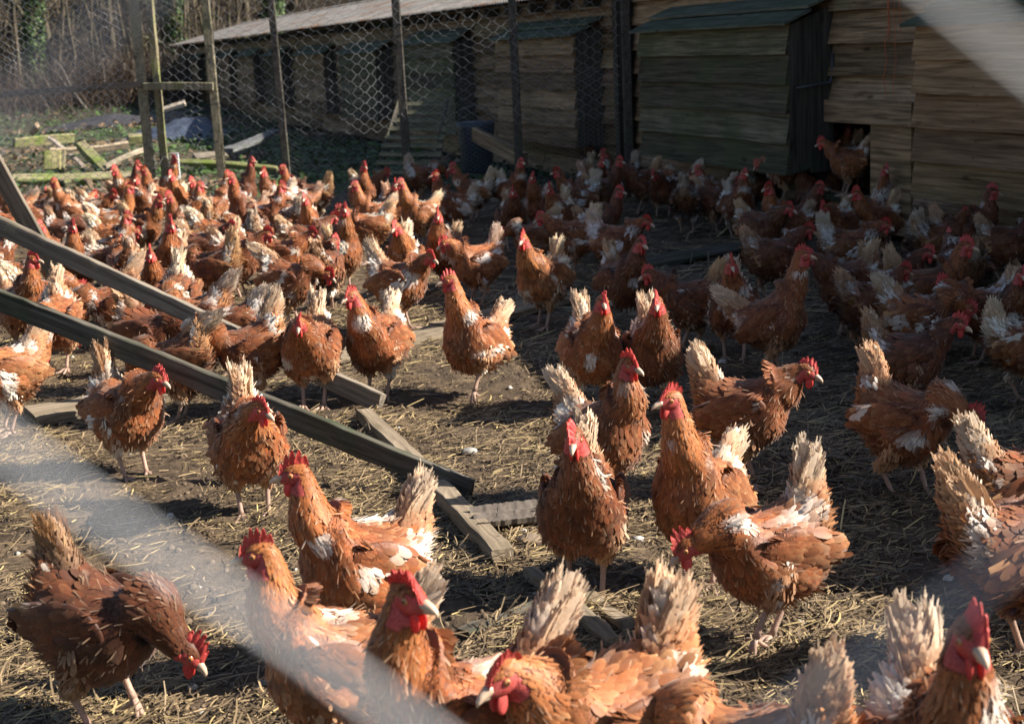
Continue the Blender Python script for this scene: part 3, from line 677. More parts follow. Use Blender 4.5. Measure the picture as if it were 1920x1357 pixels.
shed = empty('poultry_shed'); shed.matrix_world = WM
tag(shed, 'long low weathered timber poultry shed with lapped boards and corrugated roof', 'shed')
t_split, _ = wallpix(1178, 100); T_END = 32.0; T_NEAR = -6.5
xo0, zo1 = wallpix(1548, 224); xo1, _ = wallpix(1652, 228); _, zo0 = wallpix(1600, 362)   # the pop hole
xo0, xo1 = sorted((xo0, xo1)); EAVE_F = 1.44; EAVE_N = 1.80; EAVE_T = 2.1; T_MID = -1.0  # EAVE_N, EAVE_T lie out of view, heights set by where the shade falls
print('opening', xo0, xo1, zo0, zo1, 'split', t_split)
cl = MB(); sd_ = 0
def clad(x0, x1, ztop, zbot=.04, hh=.150, lens=(1.6, 3.4), out=0.0):
    global sd_
    z = zbot
    while z < ztop:
        h = hh*random.uniform(.94, 1.06); x = x0
        while x < x1:
            e = min(x1, x+random.uniform(*lens)); 
            if x1-e < .4: e = x1
            segs = [(x, e-.003)]
            if z+h > zo0+.01 and z < zo1-.005:
                segs = []
                if x < xo0: segs.append((x, min(e-.003, xo0)))
                if e > xo1: segs.append((max(x, xo1), e-.003))
                if e < xo0 or x > xo1: segs = [(x, e-.003)]
            for a, b in segs:
                if b-a > .02: sd_ += 1; wboard(cl, a, b, z, min(z+h+.016, ztop+.01), out, seed=sd_)
            x = e
        z += h
clad(T_NEAR, T_MID, EAVE_T, hh=.165); clad(T_MID, t_split, EAVE_N, hh=.165); clad(t_split, T_END, EAVE_F, hh=.145)
cl.build('cladding', SHED, shed)
# dark inner walls and floor behind the boards so the openings look into a shed
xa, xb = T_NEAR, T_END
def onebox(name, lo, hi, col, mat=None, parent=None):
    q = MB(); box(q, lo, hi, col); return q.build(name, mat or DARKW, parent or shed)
onebox('partition_wall', (T_MID-.02, -3.38, EAVE_N), (T_MID+.02, -.06, EAVE_T), (.8, .8, .8)); onebox('wall_lining', (xa+.05, -.061, EAVE_N-.03), (T_MID, -.03, EAVE_T-.04), (.4, .4, .4)); onebox('back_wall', (xa, -3.47, 0), (T_MID, -3.42, EAVE_T-.12), (.8, .8, .8))  # close the unseen raised near section, added for its shade
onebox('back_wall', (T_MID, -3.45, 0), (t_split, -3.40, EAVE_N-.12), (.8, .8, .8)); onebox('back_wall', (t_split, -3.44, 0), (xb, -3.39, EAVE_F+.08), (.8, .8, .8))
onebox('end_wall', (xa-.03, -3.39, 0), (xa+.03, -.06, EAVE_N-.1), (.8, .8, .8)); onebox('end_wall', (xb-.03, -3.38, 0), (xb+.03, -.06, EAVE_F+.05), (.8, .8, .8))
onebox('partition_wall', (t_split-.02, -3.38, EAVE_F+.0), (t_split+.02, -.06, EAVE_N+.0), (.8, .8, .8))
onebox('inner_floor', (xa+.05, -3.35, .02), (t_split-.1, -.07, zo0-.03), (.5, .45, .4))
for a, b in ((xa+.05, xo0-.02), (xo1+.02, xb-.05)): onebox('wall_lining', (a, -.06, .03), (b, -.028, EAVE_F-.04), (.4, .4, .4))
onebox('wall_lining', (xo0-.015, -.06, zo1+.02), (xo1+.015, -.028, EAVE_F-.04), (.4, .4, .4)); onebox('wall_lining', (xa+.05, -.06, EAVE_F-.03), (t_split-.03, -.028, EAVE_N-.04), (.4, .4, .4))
# corrugated roof sheets
def corr(mb, x0, x1, y0, z0, y1, z1, pitch_=.076, amp=.011, col=(1, 1, 1)):
    n = int((x1-x0)/pitch_*6); xs_ = np.linspace(x0, x1, n+1); w = np.sin((xs_-x0)/pitch_*2*math.pi)*amp
    m = 12; V = []; 
    for k in range(m+1):
        f = k/m; V.append(np.stack([xs_, np.full(n+1, lerp(y0, y1, f)), lerp(z0, z1, f)+w+(.006*(k % 4 == 0))], -1))
    V = np.concatenate(V); i = np.arange(m)[:, None]*(n+1); j = np.arange(n)[None]
    Fq = np.stack([i+j, i+j+1, i+n+2+j, i+n+1+j], -1).reshape(-1, 4); mb.add(V, Fq, col); V2 = V-[0, 0, .005]; mb.add(V2, Fq[:, ::-1], col)
def mat_roof():
    m, n, l, b = newmat('corrugated_roof'); tc = n.new('ShaderNodeTexCoord'); v = tc.outputs['Object']
    c = mixc(n, l, (.11, .10, .093), (.26, .245, .23), ramp(n, l, noise(n, l, v, 3, 6, .65), .35, .65)); c = mixc(n, l, c, (.15, .075, .035), ramp(n, l, noise(n, l, v, 1.3, 7, .75), .52, .62))
    c = mixc(n, l, c, ramp(n, l, noise(n, l, v, 60, 3, .7), .3, .7, (.6, .6, .6), (1.3, 1.3, 1.3)), 1.0, 'MULTIPLY')
    l.new(c, b.inputs['Base Color']); b.inputs['Roughness'].default_value = .8; return m
ROOFM = mat_roof()
rf = MB(); corr(rf, t_split+.02, T_END, .20, EAVE_F+.02, -1.55, EAVE_F+.46); corr(rf, t_split+.02, T_END, -1.50, EAVE_F+.47, -3.5, EAVE_F+.1); rf.build('low_roof', ROOFM, shed)
rf = MB(); corr(rf, T_MID-.02, t_split+.1, .09, EAVE_N+.02, -1.7, EAVE_N+.5); corr(rf, T_MID-.02, t_split+.1, -1.66, EAVE_N+.505, -3.6, EAVE_N-.1); rf.build('middle_roof', ROOFM, shed)
rf = MB(); corr(rf, T_NEAR, T_MID+.05, .09, EAVE_T+.02, -1.7, EAVE_T+.5); corr(rf, T_NEAR, T_MID+.05, -1.66, EAVE_T+.505, -3.6, EAVE_T-.1); rf.build('added_shade_roof', ROOFM, shed)  # unseen raised roof, added to push the shade further into the near yard
# rafter feet along the far eave
for k in range(46):
    x = t_split+.4+k*.62
    if x > T_END-.2: break
    onebox('rafter_end', (x, .0, EAVE_F-.085), (x+.045, .17, EAVE_F-.012), (.7, .65, .6))

# hoods / nest boxes that stick out of the wall
def hood(name_seed, x0, x1, z0, z1, dep, lidrise, material=HOODM, label=None, nb=None, lidx=.05):
    """x0<x1 along the wall; the camera sees the x0 end"""
    h = empty('nest_box_hood'); h.parent = shed
    nbd = nb or max(3, int(round((z1-z0)/.15))); hh = (z1-z0)/nbd; f = MB()
    for k in range(nbd):
        a = z0+k*hh; wboard(f, x0+.002, x1, a+(.012 if k else 0), a+hh+.014, dep-.02, tilt=.020, th=.014, seed=name_seed*31+k, jag=.003)
    f.build('front_boards', material, h)
    for x in (x0, x1-.02):
        s_ = MB(); ya, yb, ym = .016, dep-.014, .016+(dep-.03)*.52; zt = lambda y: z1+lidrise*(1-y/dep)*.8
        prof = [(ya, z0+.005), (ym-.004, z0+.005), (ym, z0+.03), (yb, z0+.0), (yb, zt(yb)), (ym, zt(ym)), (ya, zt(ya))]; m_ = len(prof)
        s_.add([(x, y, z) for y, z in prof]+[(x+.02, y, z) for y, z in prof], [list(range(m_)), list(range(m_, 2*m_))[::-1]]+[[k, m_+k, m_+(k+1) % m_, (k+1) % m_] for k in range(m_)], np.array([1, 1, 1])*random.uniform(.7, 1), 0, False)
        s_.build('side_panel', DARKW, h)
    ld = MB(); nl = 2; y0, y1 = .012, dep+.045; za, zb = z1+lidrise, z1+.004
    for k in range(nl):
        a, b = lerp(y0, y1, k/nl), lerp(y0, y1, (k+1)/nl)+.02*(k < nl-1); za_, zb_ = lerp(za, zb, k/nl), lerp(za, zb, (k+1)/nl)
        zo = .018*(nl-k-1)
        V = [(x, y, z) for x in (x0-lidx, x1+lidx) for (y, z) in ((a, za_+zo), (b, zb_+zo), (b, zb_+zo+.016), (a, za_+zo+.016))]
        ld.add(V, np.array([[0, 1, 2, 3], [7, 6, 5, 4], [0, 4, 5, 1], [1, 5, 6, 2], [2, 6, 7, 3], [3, 7, 4, 0]]), np.array([.9, 1, 1])*random.uniform(.8, 1.1), 0, False)
    ld.build('sloping_lid', LIDM, h)
    fl = MB(); box(fl, (x0+.03, .0, z0+.01), (x1-.03, dep-.03, z0+.03), (.5, .5, .5)); fl.build('floor_board', DARKW, h)
    return h
LIDM = mat_wood('lid_boards', (.075, .075, .06), (.19, .19, .15), (.06, .08, .035), .5, 0, 4)
HOODS = [  # front-left px, front-right px, y top left, y top right, y bottom left, y bottom right, depth, material
 (1713, 2060, 50, 40, 366, 420, .28, NEWB), (1196, 1476, 62, 52, 290, 330, .30, HOODM), (928, 1075, 78, 70, 258, 276, .26, SHED), (752, 848, 86, 83, 240, 252, .24, HOODM),
 (634, 703, 101, 103, 213, 232, .24, HOODM), (553, 605, 105, 104, 205, 216, .22, SHED), (494, 525, 106, 106, 196, 203, .22, HOODM), (442, 473, 108, 107, 186, 195, .22, SHED), (408, 428, 109, 109, 180, 186, .22, SHED),
 (384, 399, 112, 112, 172, 176, .22, SHED), (358, 369, 113, 113, 166, 169, .22, SHED), (336, 346, 114, 114, 162, 164, .22, SHED)]
for k, (xa, xb, ya, yb, yc, yd, dep, mt) in enumerate(HOODS):
    ta, za = wallpix(xa, ya, dep); tb_, zb = wallpix(xb, yb, dep); _, zc = wallpix(xa, yc, dep); _, zd = wallpix(xb, yd, dep)
    x0, x1 = min(ta, tb_), max(ta, tb_); z1 = (za+zb)/2; z0 = (zc+zd)/2
    print('hood', k, round(x0, 2), round(x1, 2), round(z0, 2), round(z1, 2))
    z1 = min(z1, 1.30); hood(k+3, x0, x1, max(z0, .1), z1, dep, .12 if k != 1 else .14, mt, nb=None)
# header beam over the pop hole, sliding door, jamb, sill and step
hx0, hz1 = wallpix(1720, 197, .04); hx1, hz0 = wallpix(1535, 221, .04)
hb = MB(); box(hb, (hx0, .02, zo1-.005), (hx1+.02, .075, zo1+.115), (.95, .93, .9)); hb.build('header_beam', SHED, shed)
dx0, _ = wallpix(1716, 300, .04); dr = MB(); box(dr, (dx0+.01, .036, .16), (xo0+.01, .058, zo1-.006), (1.0, .95, .85)); dr.build('sliding_door', SHED, shed)
onebox('door_jamb', (xo1-.005, -.02, zo0-.01), (xo1+.05, .06, zo1-.006), (.6, .6, .6)); onebox('door_sill', (xo0-.01, -.03, zo0-.045), (xo1+.05, .07, zo0-.012), (.5, .45, .4))
onebox('corner_post', (t_split-.03, .03, .0), (t_split+.05, .10, EAVE_N), (.7, .7, .7)); onebox('corner_post', (t_split-.18, .03, .0), (t_split-.10, .085, EAVE_N), (.5, .5, .5))
def iron(mb, pts, w, th):
    for a, b in zip(pts[:-1], pts[1:]):
        a, b = np.array(a, float), np.array(b, float); tube(mb, [a, b], w, 4, (.16, .17, .19), 0)
IRON = mat_vc('galvanised_iron', .45, .5, 40, .2); 
hg = MB(); h1 = HOODS[1]; ta, _ = wallpix(1476, 60, .30); hxx = ta-.02
tube(hg, [(hxx-.012, .26, .80), (hxx-.010, .12, .815), (hxx-.014, .055, .82), (hxx-.02, .045, .86), (hxx-.02, .045, .98)], [.007, .007, .010, .007, .007], 6, (.06, .065, .075)); hg.build('hinge', IRON, shed)

# orange baler twine hanging from the wall above the pop hole
tw = MB(); r = np.random.default_rng(4)
for k in range(5):
    xa, _ = wallpix(1672+r.uniform(-6, 12), 100, .05); pts = []; x = xa; z = 2.0-r.uniform(0, .1); zend = zo1+r.uniform(-.02, .45)
    while z > zend: pts.append((x, .062+r.uniform(-.004, .006), z)); z -= .03; x += r.normal(0, .006)
    tube(tw, pts, .0016, 4, np.array([.55, .13, .06])*r.uniform(.7, 1.1), 0)
to = tw.build('baler_twine', mat_vc('twine', .7, .2)); to.matrix_world = WM; tag(to, 'tangled orange baler twine hanging down the shed boards above the sliding hatch', 'twine')

# ============================================================ FENCE OF NETTING ON POSTS
WIREM = mat_vc('galvanised_wire', .4, .6)
def zt0(q): return np.array([q[0], q[1], 0.0])
FA, FB, FC, FD = np.array([-9.5, 11.6, 0]), np.array([-2.72, 11.2, 0]), np.array([-2.06, 11.15, 0]), None
tt_, _ = wallpix(1170, 200, .12); FD = WO+WU*tt_+WN*.12
fence = empty('netting_fence', (0, 0, 0)); tag(fence, 'tall wire netting fence on slim mossy timber posts behind the flock', 'fence')
def fpt(px, yref=330):   # where the fence line meets this pixel column
    for A, B in ((FC, FD), (FB, FC), (FA, FB)):
        d = ray(px, yref); # solve in plan
        a = np.array([[d[0], -(B-A)[0]], [d[1], -(B-A)[1]]]); s = np.linalg.solve(a, A[:2])
        if -.02 <= s[1] <= 1.02: return A+(B-A)*s[1]
    return A+(B-A)*s[1]
def topx(base, h): return base+np.array([0, 0, h])
def postpt(px0, px1, y1, h=2.1):
    b = fpt(px1, y1); return b
for k, (px, w, mt) in enumerate(((283, .062, POSTM), (418, .062, POSTM), (541, .050, DARKW), (766, .060, DARKW), (974, .060, DARKW), (1181, .065, DARKW), (-260, .07, DARKW))):
    b = fpt(px); b[2] = -.1; lean = np.array([[-.01, 0], [-.03, 0], [-.05, 0], [-.03, 0], [0, 0], [0, 0], [0, 0]])[k]
    plank('post', b, b+np.array([lean[0], lean[1], 2.35]), w, w, mt, fence, (0, -1, 0), .0025, k+1)
b = fpt(305); b[2] = -.1; b[1] += .09; plank('post', b, b+np.array([0, 0, 2.35]), .05, .06, MOSSP, fence, (0, -1, 0), .004, 22)
p = fpt(272, 158); q = fpt(402, 158); za = aty(275, 157, p[1])[2]; zb = aty(402, 157, q[1])[2]
plank('rail', p+[0, -.045, za-.02], q+[0, -.045, zb-.02], .045, .055, POSTM, fence, (0, 0, 1), .002, 31) 
p = fpt(-250, 175); q = fpt(268, 158); za = aty(0, 170, p[1])[2]
plank('rail', np.array([p[0], p[1]-.03, za-.06]), np.array([q[0], q[1]-.03, aty(268, 158, q[1])[2]-.0]), .03, .045, GREYP, fence, (0, 0, 1), .003, 32)
def hexnet(name, A, B, z0, z1, cell, rad, parent, seed, sag=.02, zshear=0, off=0.0, amp=1.0, tone=(.52, .53, .55), nseg=3):
    """woven hexagonal netting: cell = width of one mesh"""
    A = np.array([A[0], A[1], 0.]); B = np.array([B[0], B[1], 0.]); L = np.linalg.norm(B-A); u = (B-A)/L; nrm = np.array([u[1], -u[0], 0]); 
    rowh = cell*.78; nx_ = int((z1-z0)/cell); nz_ = int(L/rowh); P = {}; E = []
    pts = []; idx = {}
    def vid(i, j, s):   # s 0 lower end, 1 upper end of the twisted link
        k = (i, j, s)
        if k not in idx:
            x = (i+(.5 if j % 2 else 0))*cell; z = z0+j*rowh+(.0 if s == 0 else rowh*.36); idx[k] = len(pts); pts.append((x, z))
        return idx[k]
    for j in range(nz_):
        for i in range(nx_):
            E.append((vid(i, j, 0), vid(i, j, 1)))
            if j+1 < nz_:
                o = 1 if j % 2 else 0
                for di in (o-1, o):
                    if 0 <= i+di < nx_: E.append((vid(i, j, 1), vid(i+di, j+1, 0)))
    P = np.array(pts)[:, ::-1]; P = P*[1, 1]; P = P-[z0, -z0]; p3 = np.stack([P[:, 0]*9/ (cell/.05)*.12, P[:, 1]*2.2, 0*P[:, 0]+seed], -1)
    n1 = vnoise(p3)-.5; n2 = vnoise(p3*2.3+4)-.5; n3 = vnoise(np.stack([P[:, 0]*3, P[:, 1]*3, 0*P[:, 0]+seed+9], -1))-.5
    x = P[:, 0]+n1*cell*1.6*amp+n3*.06*amp; z = P[:, 1]+n2*cell*1.8*amp; o = off+n3*sag*2
    V = A+u*x[:, None]+nrm*o[:, None]+np.array([0, 0, 1.])*z[:, None]
    E = np.array(E); a, b = V[E[:, 0]], V[E[:, 1]]; d = nza(b-a); e1 = nza(np.cross(d, nrm)); e2 = np.cross(d, e1); m = nseg
    ang = np.arange(m)/m*2*math.pi; ring = e1[:, None]*np.cos(ang)[None, :, None]+e2[:, None]*np.sin(ang)[None, :, None]
    vert = (np.abs(d[:, 2]) < .25)[:, None, None]; rr = np.where(vert, rad*1.35, rad)
    Vv = np.concatenate([a[:, None]-d[:, None]*rad+ring*rr, b[:, None]+d[:, None]*rad+ring*rr], 1)
    q = np.array([[k, (k+1) % m, m+(k+1) % m, m+k] for k in range(m)]); ne = len(E)
    mb = MB(); mb.add(Vv.reshape(-1, 3), ((np.arange(ne)*2*m)[:, None, None]+q[None]).reshape(-1, 4), np.repeat(np.array(tone)*np.random.default_rng(seed).uniform(.5, 1.1, ne)[:, None], 2*m, 0))
    return mb.build(name, WIREM, parent)
hexnet('netting', FA, fpt(272), .0, 2.1, .050, .0016, fence, 1, off=.05, amp=.35, tone=(.6, .6, .62))
hexnet('netting', fpt(290), fpt(412), .0, 2.1, .062, .0013, fence, 2, .06, off=.05, amp=1.1, tone=(.42, .43, .45))
hexnet('netting', fpt(412), FD, .55, 2.1, .070, .0012, fence, 3, .04, off=.05, amp=.7, tone=(.42, .43, .45))
hexnet('netting', fpt(412)+[0, .03, 0], FD+[0, .03, 0], .0, .98, .034, .0008, fence, 4, .03, off=.0, amp=.7, tone=(.28, .285, .29))

# ============================================================ BRACES, RAIL AND BOARDS IN THE RUN
def gtag(o, label, cat, group=None): return tag(o, label, cat, group)
def braced(name, pe, pl, z, Y, w, th, mt, label, seed, ext=1.0, zend=.02):
    a = atg(*pe); a[2] += zend; b = aty(pl[0], pl[1], Y); d = b-a; b2 = b+d/np.linalg.norm(d)*ext
    o = plank(name, a, b2, th, w, mt, None, (0, .12, 1), .006, seed, segs=60); return tag(o, label, 'plank')
braced('leaning_plank', (885, 935), (0, 570), 0, 4.25, .058, .030, DARKP, 'long dark plank sloping down from left edge, nearer the camera, its top edge sunlit', 3)
braced('leaning_plank', (716, 768), (0, 425), 0, 5.1, .058, .032, GREYP, 'long brown-grey plank sloping down from left edge, farther from the camera, rougher upper edge', 5)
a = atg(148, 590); b = aty(-14, 300, 6.5); tag(plank('leaning_plank', a, b+(b-a)*.35, .03, .075, GREYP, None, (1, 0, .3), .003, 8), 'short steep grey plank standing among the crowd at the left edge behind both long planks', 'plank')
def flat(name, p0, p1, w, th, mt, label, cat, seed, lift=.5, up=(0, 0, 1), wob=.004, col=(1, 1, 1)):
    a, b = atg(*p0), atg(*p1); a[2] += th*lift; b[2] += th*lift
    return tag(plank(name, a, b, w, th, mt, None, up, wob, seed, col), label, cat)
flat('ground_timber', (683, 783), (945, 1052), .050, .036, BOARDG, 'heavy squared timber lying on the straw under the ends of the long planks', 'timber', 12, .3)
flat('ground_board', (60, 792), (330, 742), .20, .03, BOARDG, 'wide flat pale board lying on the ground at the left, partly shaded', 'board', 13, .7)
flat('ground_board', (560, 690), (830, 628), .17, .022, BOARDG, 'flat sunlit board lying under hens in the middle of the run', 'board', 14, .8)
flat('ground_board', (835, 622), (1075, 560), .17, .022, BOARDG, 'flat board half buried in the straw where the sunlight meets the shade', 'board', 15, .8)
flat('ground_board', (1180, 505), (1480, 455), .22, .02, DARKP, 'dark board lying in the shade in front of the mossy hood', 'board', 16, .8)
flat('ground_batten', (990, 1078), (1150, 1215), .030, .022, BOARDG, 'thin batten lying crossways below the feet of the hen that faces the camera', 'batten', 17, .4)
flat('ground_batten', (1100, 1120), (1180, 1178), .034, .022, BOARDG, 'short batten stub beside the crossed battens, its right end in sunlight', 'batten', 18, .4)
flat('ground_batten', (870, 1190), (1065, 1110), .034, .018, DARKP, 'dark batten in the shadow left of the crossed battens', 'batten', 19, .2)
# ribbed drain / roof-sheet piece half buried
rb_ = MB(); q0 = atg(975, 985); xs_ = np.linspace(-.11, .11, 45)
V = []; 
for y in np.linspace(-.05, .05, 9): V += [(x, y, .018+.010*math.cos(y*math.pi/.0125*0.5)) for x in xs_]
V = np.array(V)+np.random.default_rng(1).normal(0, .0012, (len(V), 3)); i = np.arange(8)[:, None]*45; j = np.arange(44)[None]; Fq = np.stack([i+j, i+j+1, i+46+j, i+45+j], -1).reshape(-1, 4)
rb_.add(V, Fq, (.12, .10, .085)); rb_.add(V-[0, 0, .012], Fq[:, ::-1], (.1, .08, .07))
rim = np.array([0*45+k for k in range(45)]); rb_.add(np.concatenate([V[:45], V[:45]-[0, 0, .012]]), np.stack([np.arange(44), np.arange(44)+45, np.arange(44)+46, np.arange(44)+1], 1), (.12, .10, .08))
o = rb_.build('ribbed_sheet', mat_vc('ribbed', .8, .3, 60, .5)); o.location = q0+[0, 0, .012]; o.rotation_euler = (R_(6), 0, R_(12)); tag(o, 'dark ribbed scrap of sheeting half buried beside the end of the squared timber', 'scrap sheet')
r = np.random.default_rng(33)
def stone(px, py, s, label, col):
    mb = MB(); c = atg(px, py); sd = random.random()*50
    def fn(p): return p*(.75+.5*vnoise(p*1.7+sd)[:, None])
    ellipsoid(mb, (0, 0, 0), (s, s*.8, s*.55), None, 14, 9, col, 0, fn); o = mb.build('stone', STONEM); o.location = c+[0, 0, s*.25]; tag(o, label, 'stone')
STONEM = mat_vc('stone', .85, .3, 60, .6)
for a in ((990, 1020, .030, 'earthy lump beside the end of the squared timber', (.16, .12, .09)), (1197, 1013, .013, 'small pale pebble on the straw left of the hen bending forward', (.45, .43, .40)), (1060, 1188, .013, 'small white pebble between the crossed battens and the shadow', (.5, .46, .42)),
          (1225, 1345, .03, 'rough earthy stone at the bottom edge beside the ruffled hen', (.17, .13, .10)), (880, 850, .022, 'grey dropping-stained lump on the straw right of the near plank', (.30, .29, .27)), (1575, 1010, .012, 'tiny grey pebble in the straw right of the bending hen', (.3, .28, .26))): stone(*a)

# ============================================================ BEYOND THE FENCE: rubble of mossy timber
def bar(p0, Y0, p1, Y1, w, th, mt, label, seed, cat='plank', col=(1, 1, 1)):
    a, b = aty(p0[0], p0[1], Y0), aty(p1[0], p1[1], Y1)
    for q in (a, b): q[2] = max(q[2], gz(q)+th*.4)
    return tag(plank('scrap_plank', a, b, w, th, mt, None, (0, -.5, 1), .006, seed, col, segs=12), label, cat, None)
bar((26, 268), 17.0, (137, 259), 17.6, .05, .10, MOSSP, 'pale mossy plank lying level at the top left of the scrap heap beyond the fence', 41)
bar((93, 284), 16.2, (240, 271), 16.6, .05, .06, GREYP, 'long pale batten lying level across the scrap heap beyond the fence', 42, col=(1.7, 1.6, 1.4))
bar((152, 272), 15.6, (204, 328), 15.3, .10, .09, MOSSP, 'bright green mossy plank tilted down to the right in the scrap heap', 43)
bar((92, 258), 16.8, (156, 312), 16.2, .04, .03, GREYP, 'thin white stick slanting down to the right in the scrap heap', 44, col=(2.0, 2.0, 2.1))
bar((196, 313), 15.0, (272, 279), 15.6, .04, .035, GREYP, 'thin pale stick slanting up to the right beside the green post', 45, col=(1.8, 1.8, 1.7))
bar((100, 284), 15.4, (98, 318), 15.3, .16, .04, MOSSP, 'short upright mossy board on the left of the scrap heap', 46, col=(1.5, 1.5, 1.2))
bar((117, 284), 15.5, (114, 316), 15.4, .07, .04, MOSSP, 'narrow upright mossy board beside the wider one in the scrap heap', 47)
bar((122, 330), 14.2, (134, 362), 14.0, .09, .05, MOSSP, 'stubby upright mossy post at the front of the scrap heap', 48)
bar((25, 345), 14.0, (268, 342), 14.3, .12, .12, MOSSP, 'low mossy log lying level along the front of the scrap heap', 49, 'log')
bar((60, 250), 18.5, (70, 235), 18.3, .05, .06, GREYP, 'broken pale stump sticking up at the top left of the scrap heap', 50, 'stump', (1.8, 1.6, 1.4))
bar((240, 262), 17.2, (272, 260), 17.3, .08, .10, MOSSP, 'short green mossy block behind the left post of the gate frame', 51, 'block')
bar((308, 206), 22.0, (347, 193), 22.0, .10, .05, GREYP, 'clean white board lying tilted behind the gate frame', 52, col=(2.6, 2.6, 2.6))
bar((365, 296), 14.8, (425, 291), 15.0, .10, .03, GREYP, 'grey plank lying in shade behind the right post of the gate frame', 53)
bar((425, 282), 15.4, (516, 246), 17.0, .14, .04, GREYP, 'wide blue-grey plank lying aslant in shade towards the shed', 54, col=(.7, .85, 1.1))
bar((330, 305), 14.4, (520, 318), 14.2, .06, .05, MOSSP, 'long low mossy pole lying in shade at the foot of the fence', 55, 'pole', (.8, .9, .7))
# wooden pallet leaning on the shed hood
pal = empty('slatted_pallet'); pA = aty(690, 335, 13.2); pB = aty(835, 330, 12.4); tA = aty(742, 195, 13.6)
pa_ = fpt(715, 330); X0 = aty(700, 322, 11.9); X1 = aty(822, 322, 11.6); Zt = aty(745, 196, 12.4); Zt2 = aty(846, 196, 12.1)
tag(pal, 'dark slatted wooden pallet leaning against the shed behind the netting', 'pallet')
for k in range(9):
    f = k/8; a = lerp(X0, Zt, f); b = lerp(X1, Zt2, f); plank('slat', a, b, .012, .045, DARKP, pal, tuple(nz(Zt-X0)), .002, 60+k, (2.0, 2.1, 1.7), segs=6)
for k in range(2):
    f = .06+.88*k; a = lerp(X0, X1, f)+np.array([0, .03, -.03]); b = lerp(Zt, Zt2, f)+np.array([0, .03, .03]); plank('runner', a, b, .05, .03, DARKP, pal, (0, -1, 0), .002, 70+k, segs=8)
# fallen beam, barrow tub
a = aty(890, 252, 11.9); b = aty(985, 300, 11.3); b[2] = max(b[2], .1); tag(plank('fallen_beam', a, b, .05, .11, SHED, None, (0, 0, 1), .003, 77), 'brown beam sloping down beside the dark bucket under the shed hood', 'beam')
bk = MB(); c0 = aty(893, 262, 12.15); tube(bk, [c0+[0, 0, -.26], c0+[0, 0, -.24], c0+[0, 0, 0.1], c0+[0, 0, .14]], [.11, .12, .15, .155], 20, (.035, .05, .075)); tube(bk, [c0+[-.15, 0, .14], c0+[-.1, 0, .24], c0+[0, 0, .27], c0+[.1, 0, .24], c0+[.15, 0, .14]], .006, 6, (.1, .1, .1))
tag(bk.build('bucket', mat_vc('bucket', .45, .5)), 'dark blue bucket standing against the shed behind the netting', 'bucket')
# crumpled tarpaulin sheets
def tarp(c, sx, sy, h, col, label, seed):
    n = 40; u, v = np.meshgrid(np.linspace(-1, 1, n), np.linspace(-1, 1, n)); p = np.stack([u*2.2+seed, v*2.2, 0*u], -1); e = np.clip(1.08-(u**2+v**2)**.5, 0, 1)
    x = c[0]+u*sx*(1+.3*(vnoise(p*.8+7)-.5)); y = c[1]+v*sy*(1+.3*(vnoise(p*.8+3)-.5)); z = hfun(x, y)+.02+e*h*(.35+1.1*vnoise(p))+.05*np.abs(vnoise(p*3)-.5)
    V = np.stack([x, y, z], -1).reshape(-1, 3); i = np.arange(n-1)[:, None]*n; j = np.arange(n-1)[None]; Fq = np.stack([i+j, i+j+1, i+n+1+j, i+n+j], -1).reshape(-1, 4)
    mb = MB(); mb.add(V, Fq, col); mb.add(V-[0, 0, .006], Fq[:, ::-1], col); tag(mb.build('tarpaulin', mat_vc('tarp', .5, .4, 6, .3)), label, 'tarpaulin')
q = at(340, 245, .1); tarp(q, .75, 1.3, .30, (.05, .065, .10), 'crumpled blue-grey tarpaulin on the ground behind the gate frame', 1)
q = at(205, 225, .1); tarp(q, 1.3, 1.8, .15, (.05, .048, .052), 'wide dusty grey tarpaulin spread on the ground beyond the scrap heap', 2)
wp = MB(); a = fpt(318, 330)+[0, .25, 0]; box(wp, (a[0]-.022, a[1], 0), (a[0]+.022, a[1]+.02, aty(318, 288, a[1])[2]), (.75, .78, .80)); tag(wp.build('marker_stake', mat_vc('painted', .5, .4)), 'short white painted stake just right of the green mossy post', 'stake')

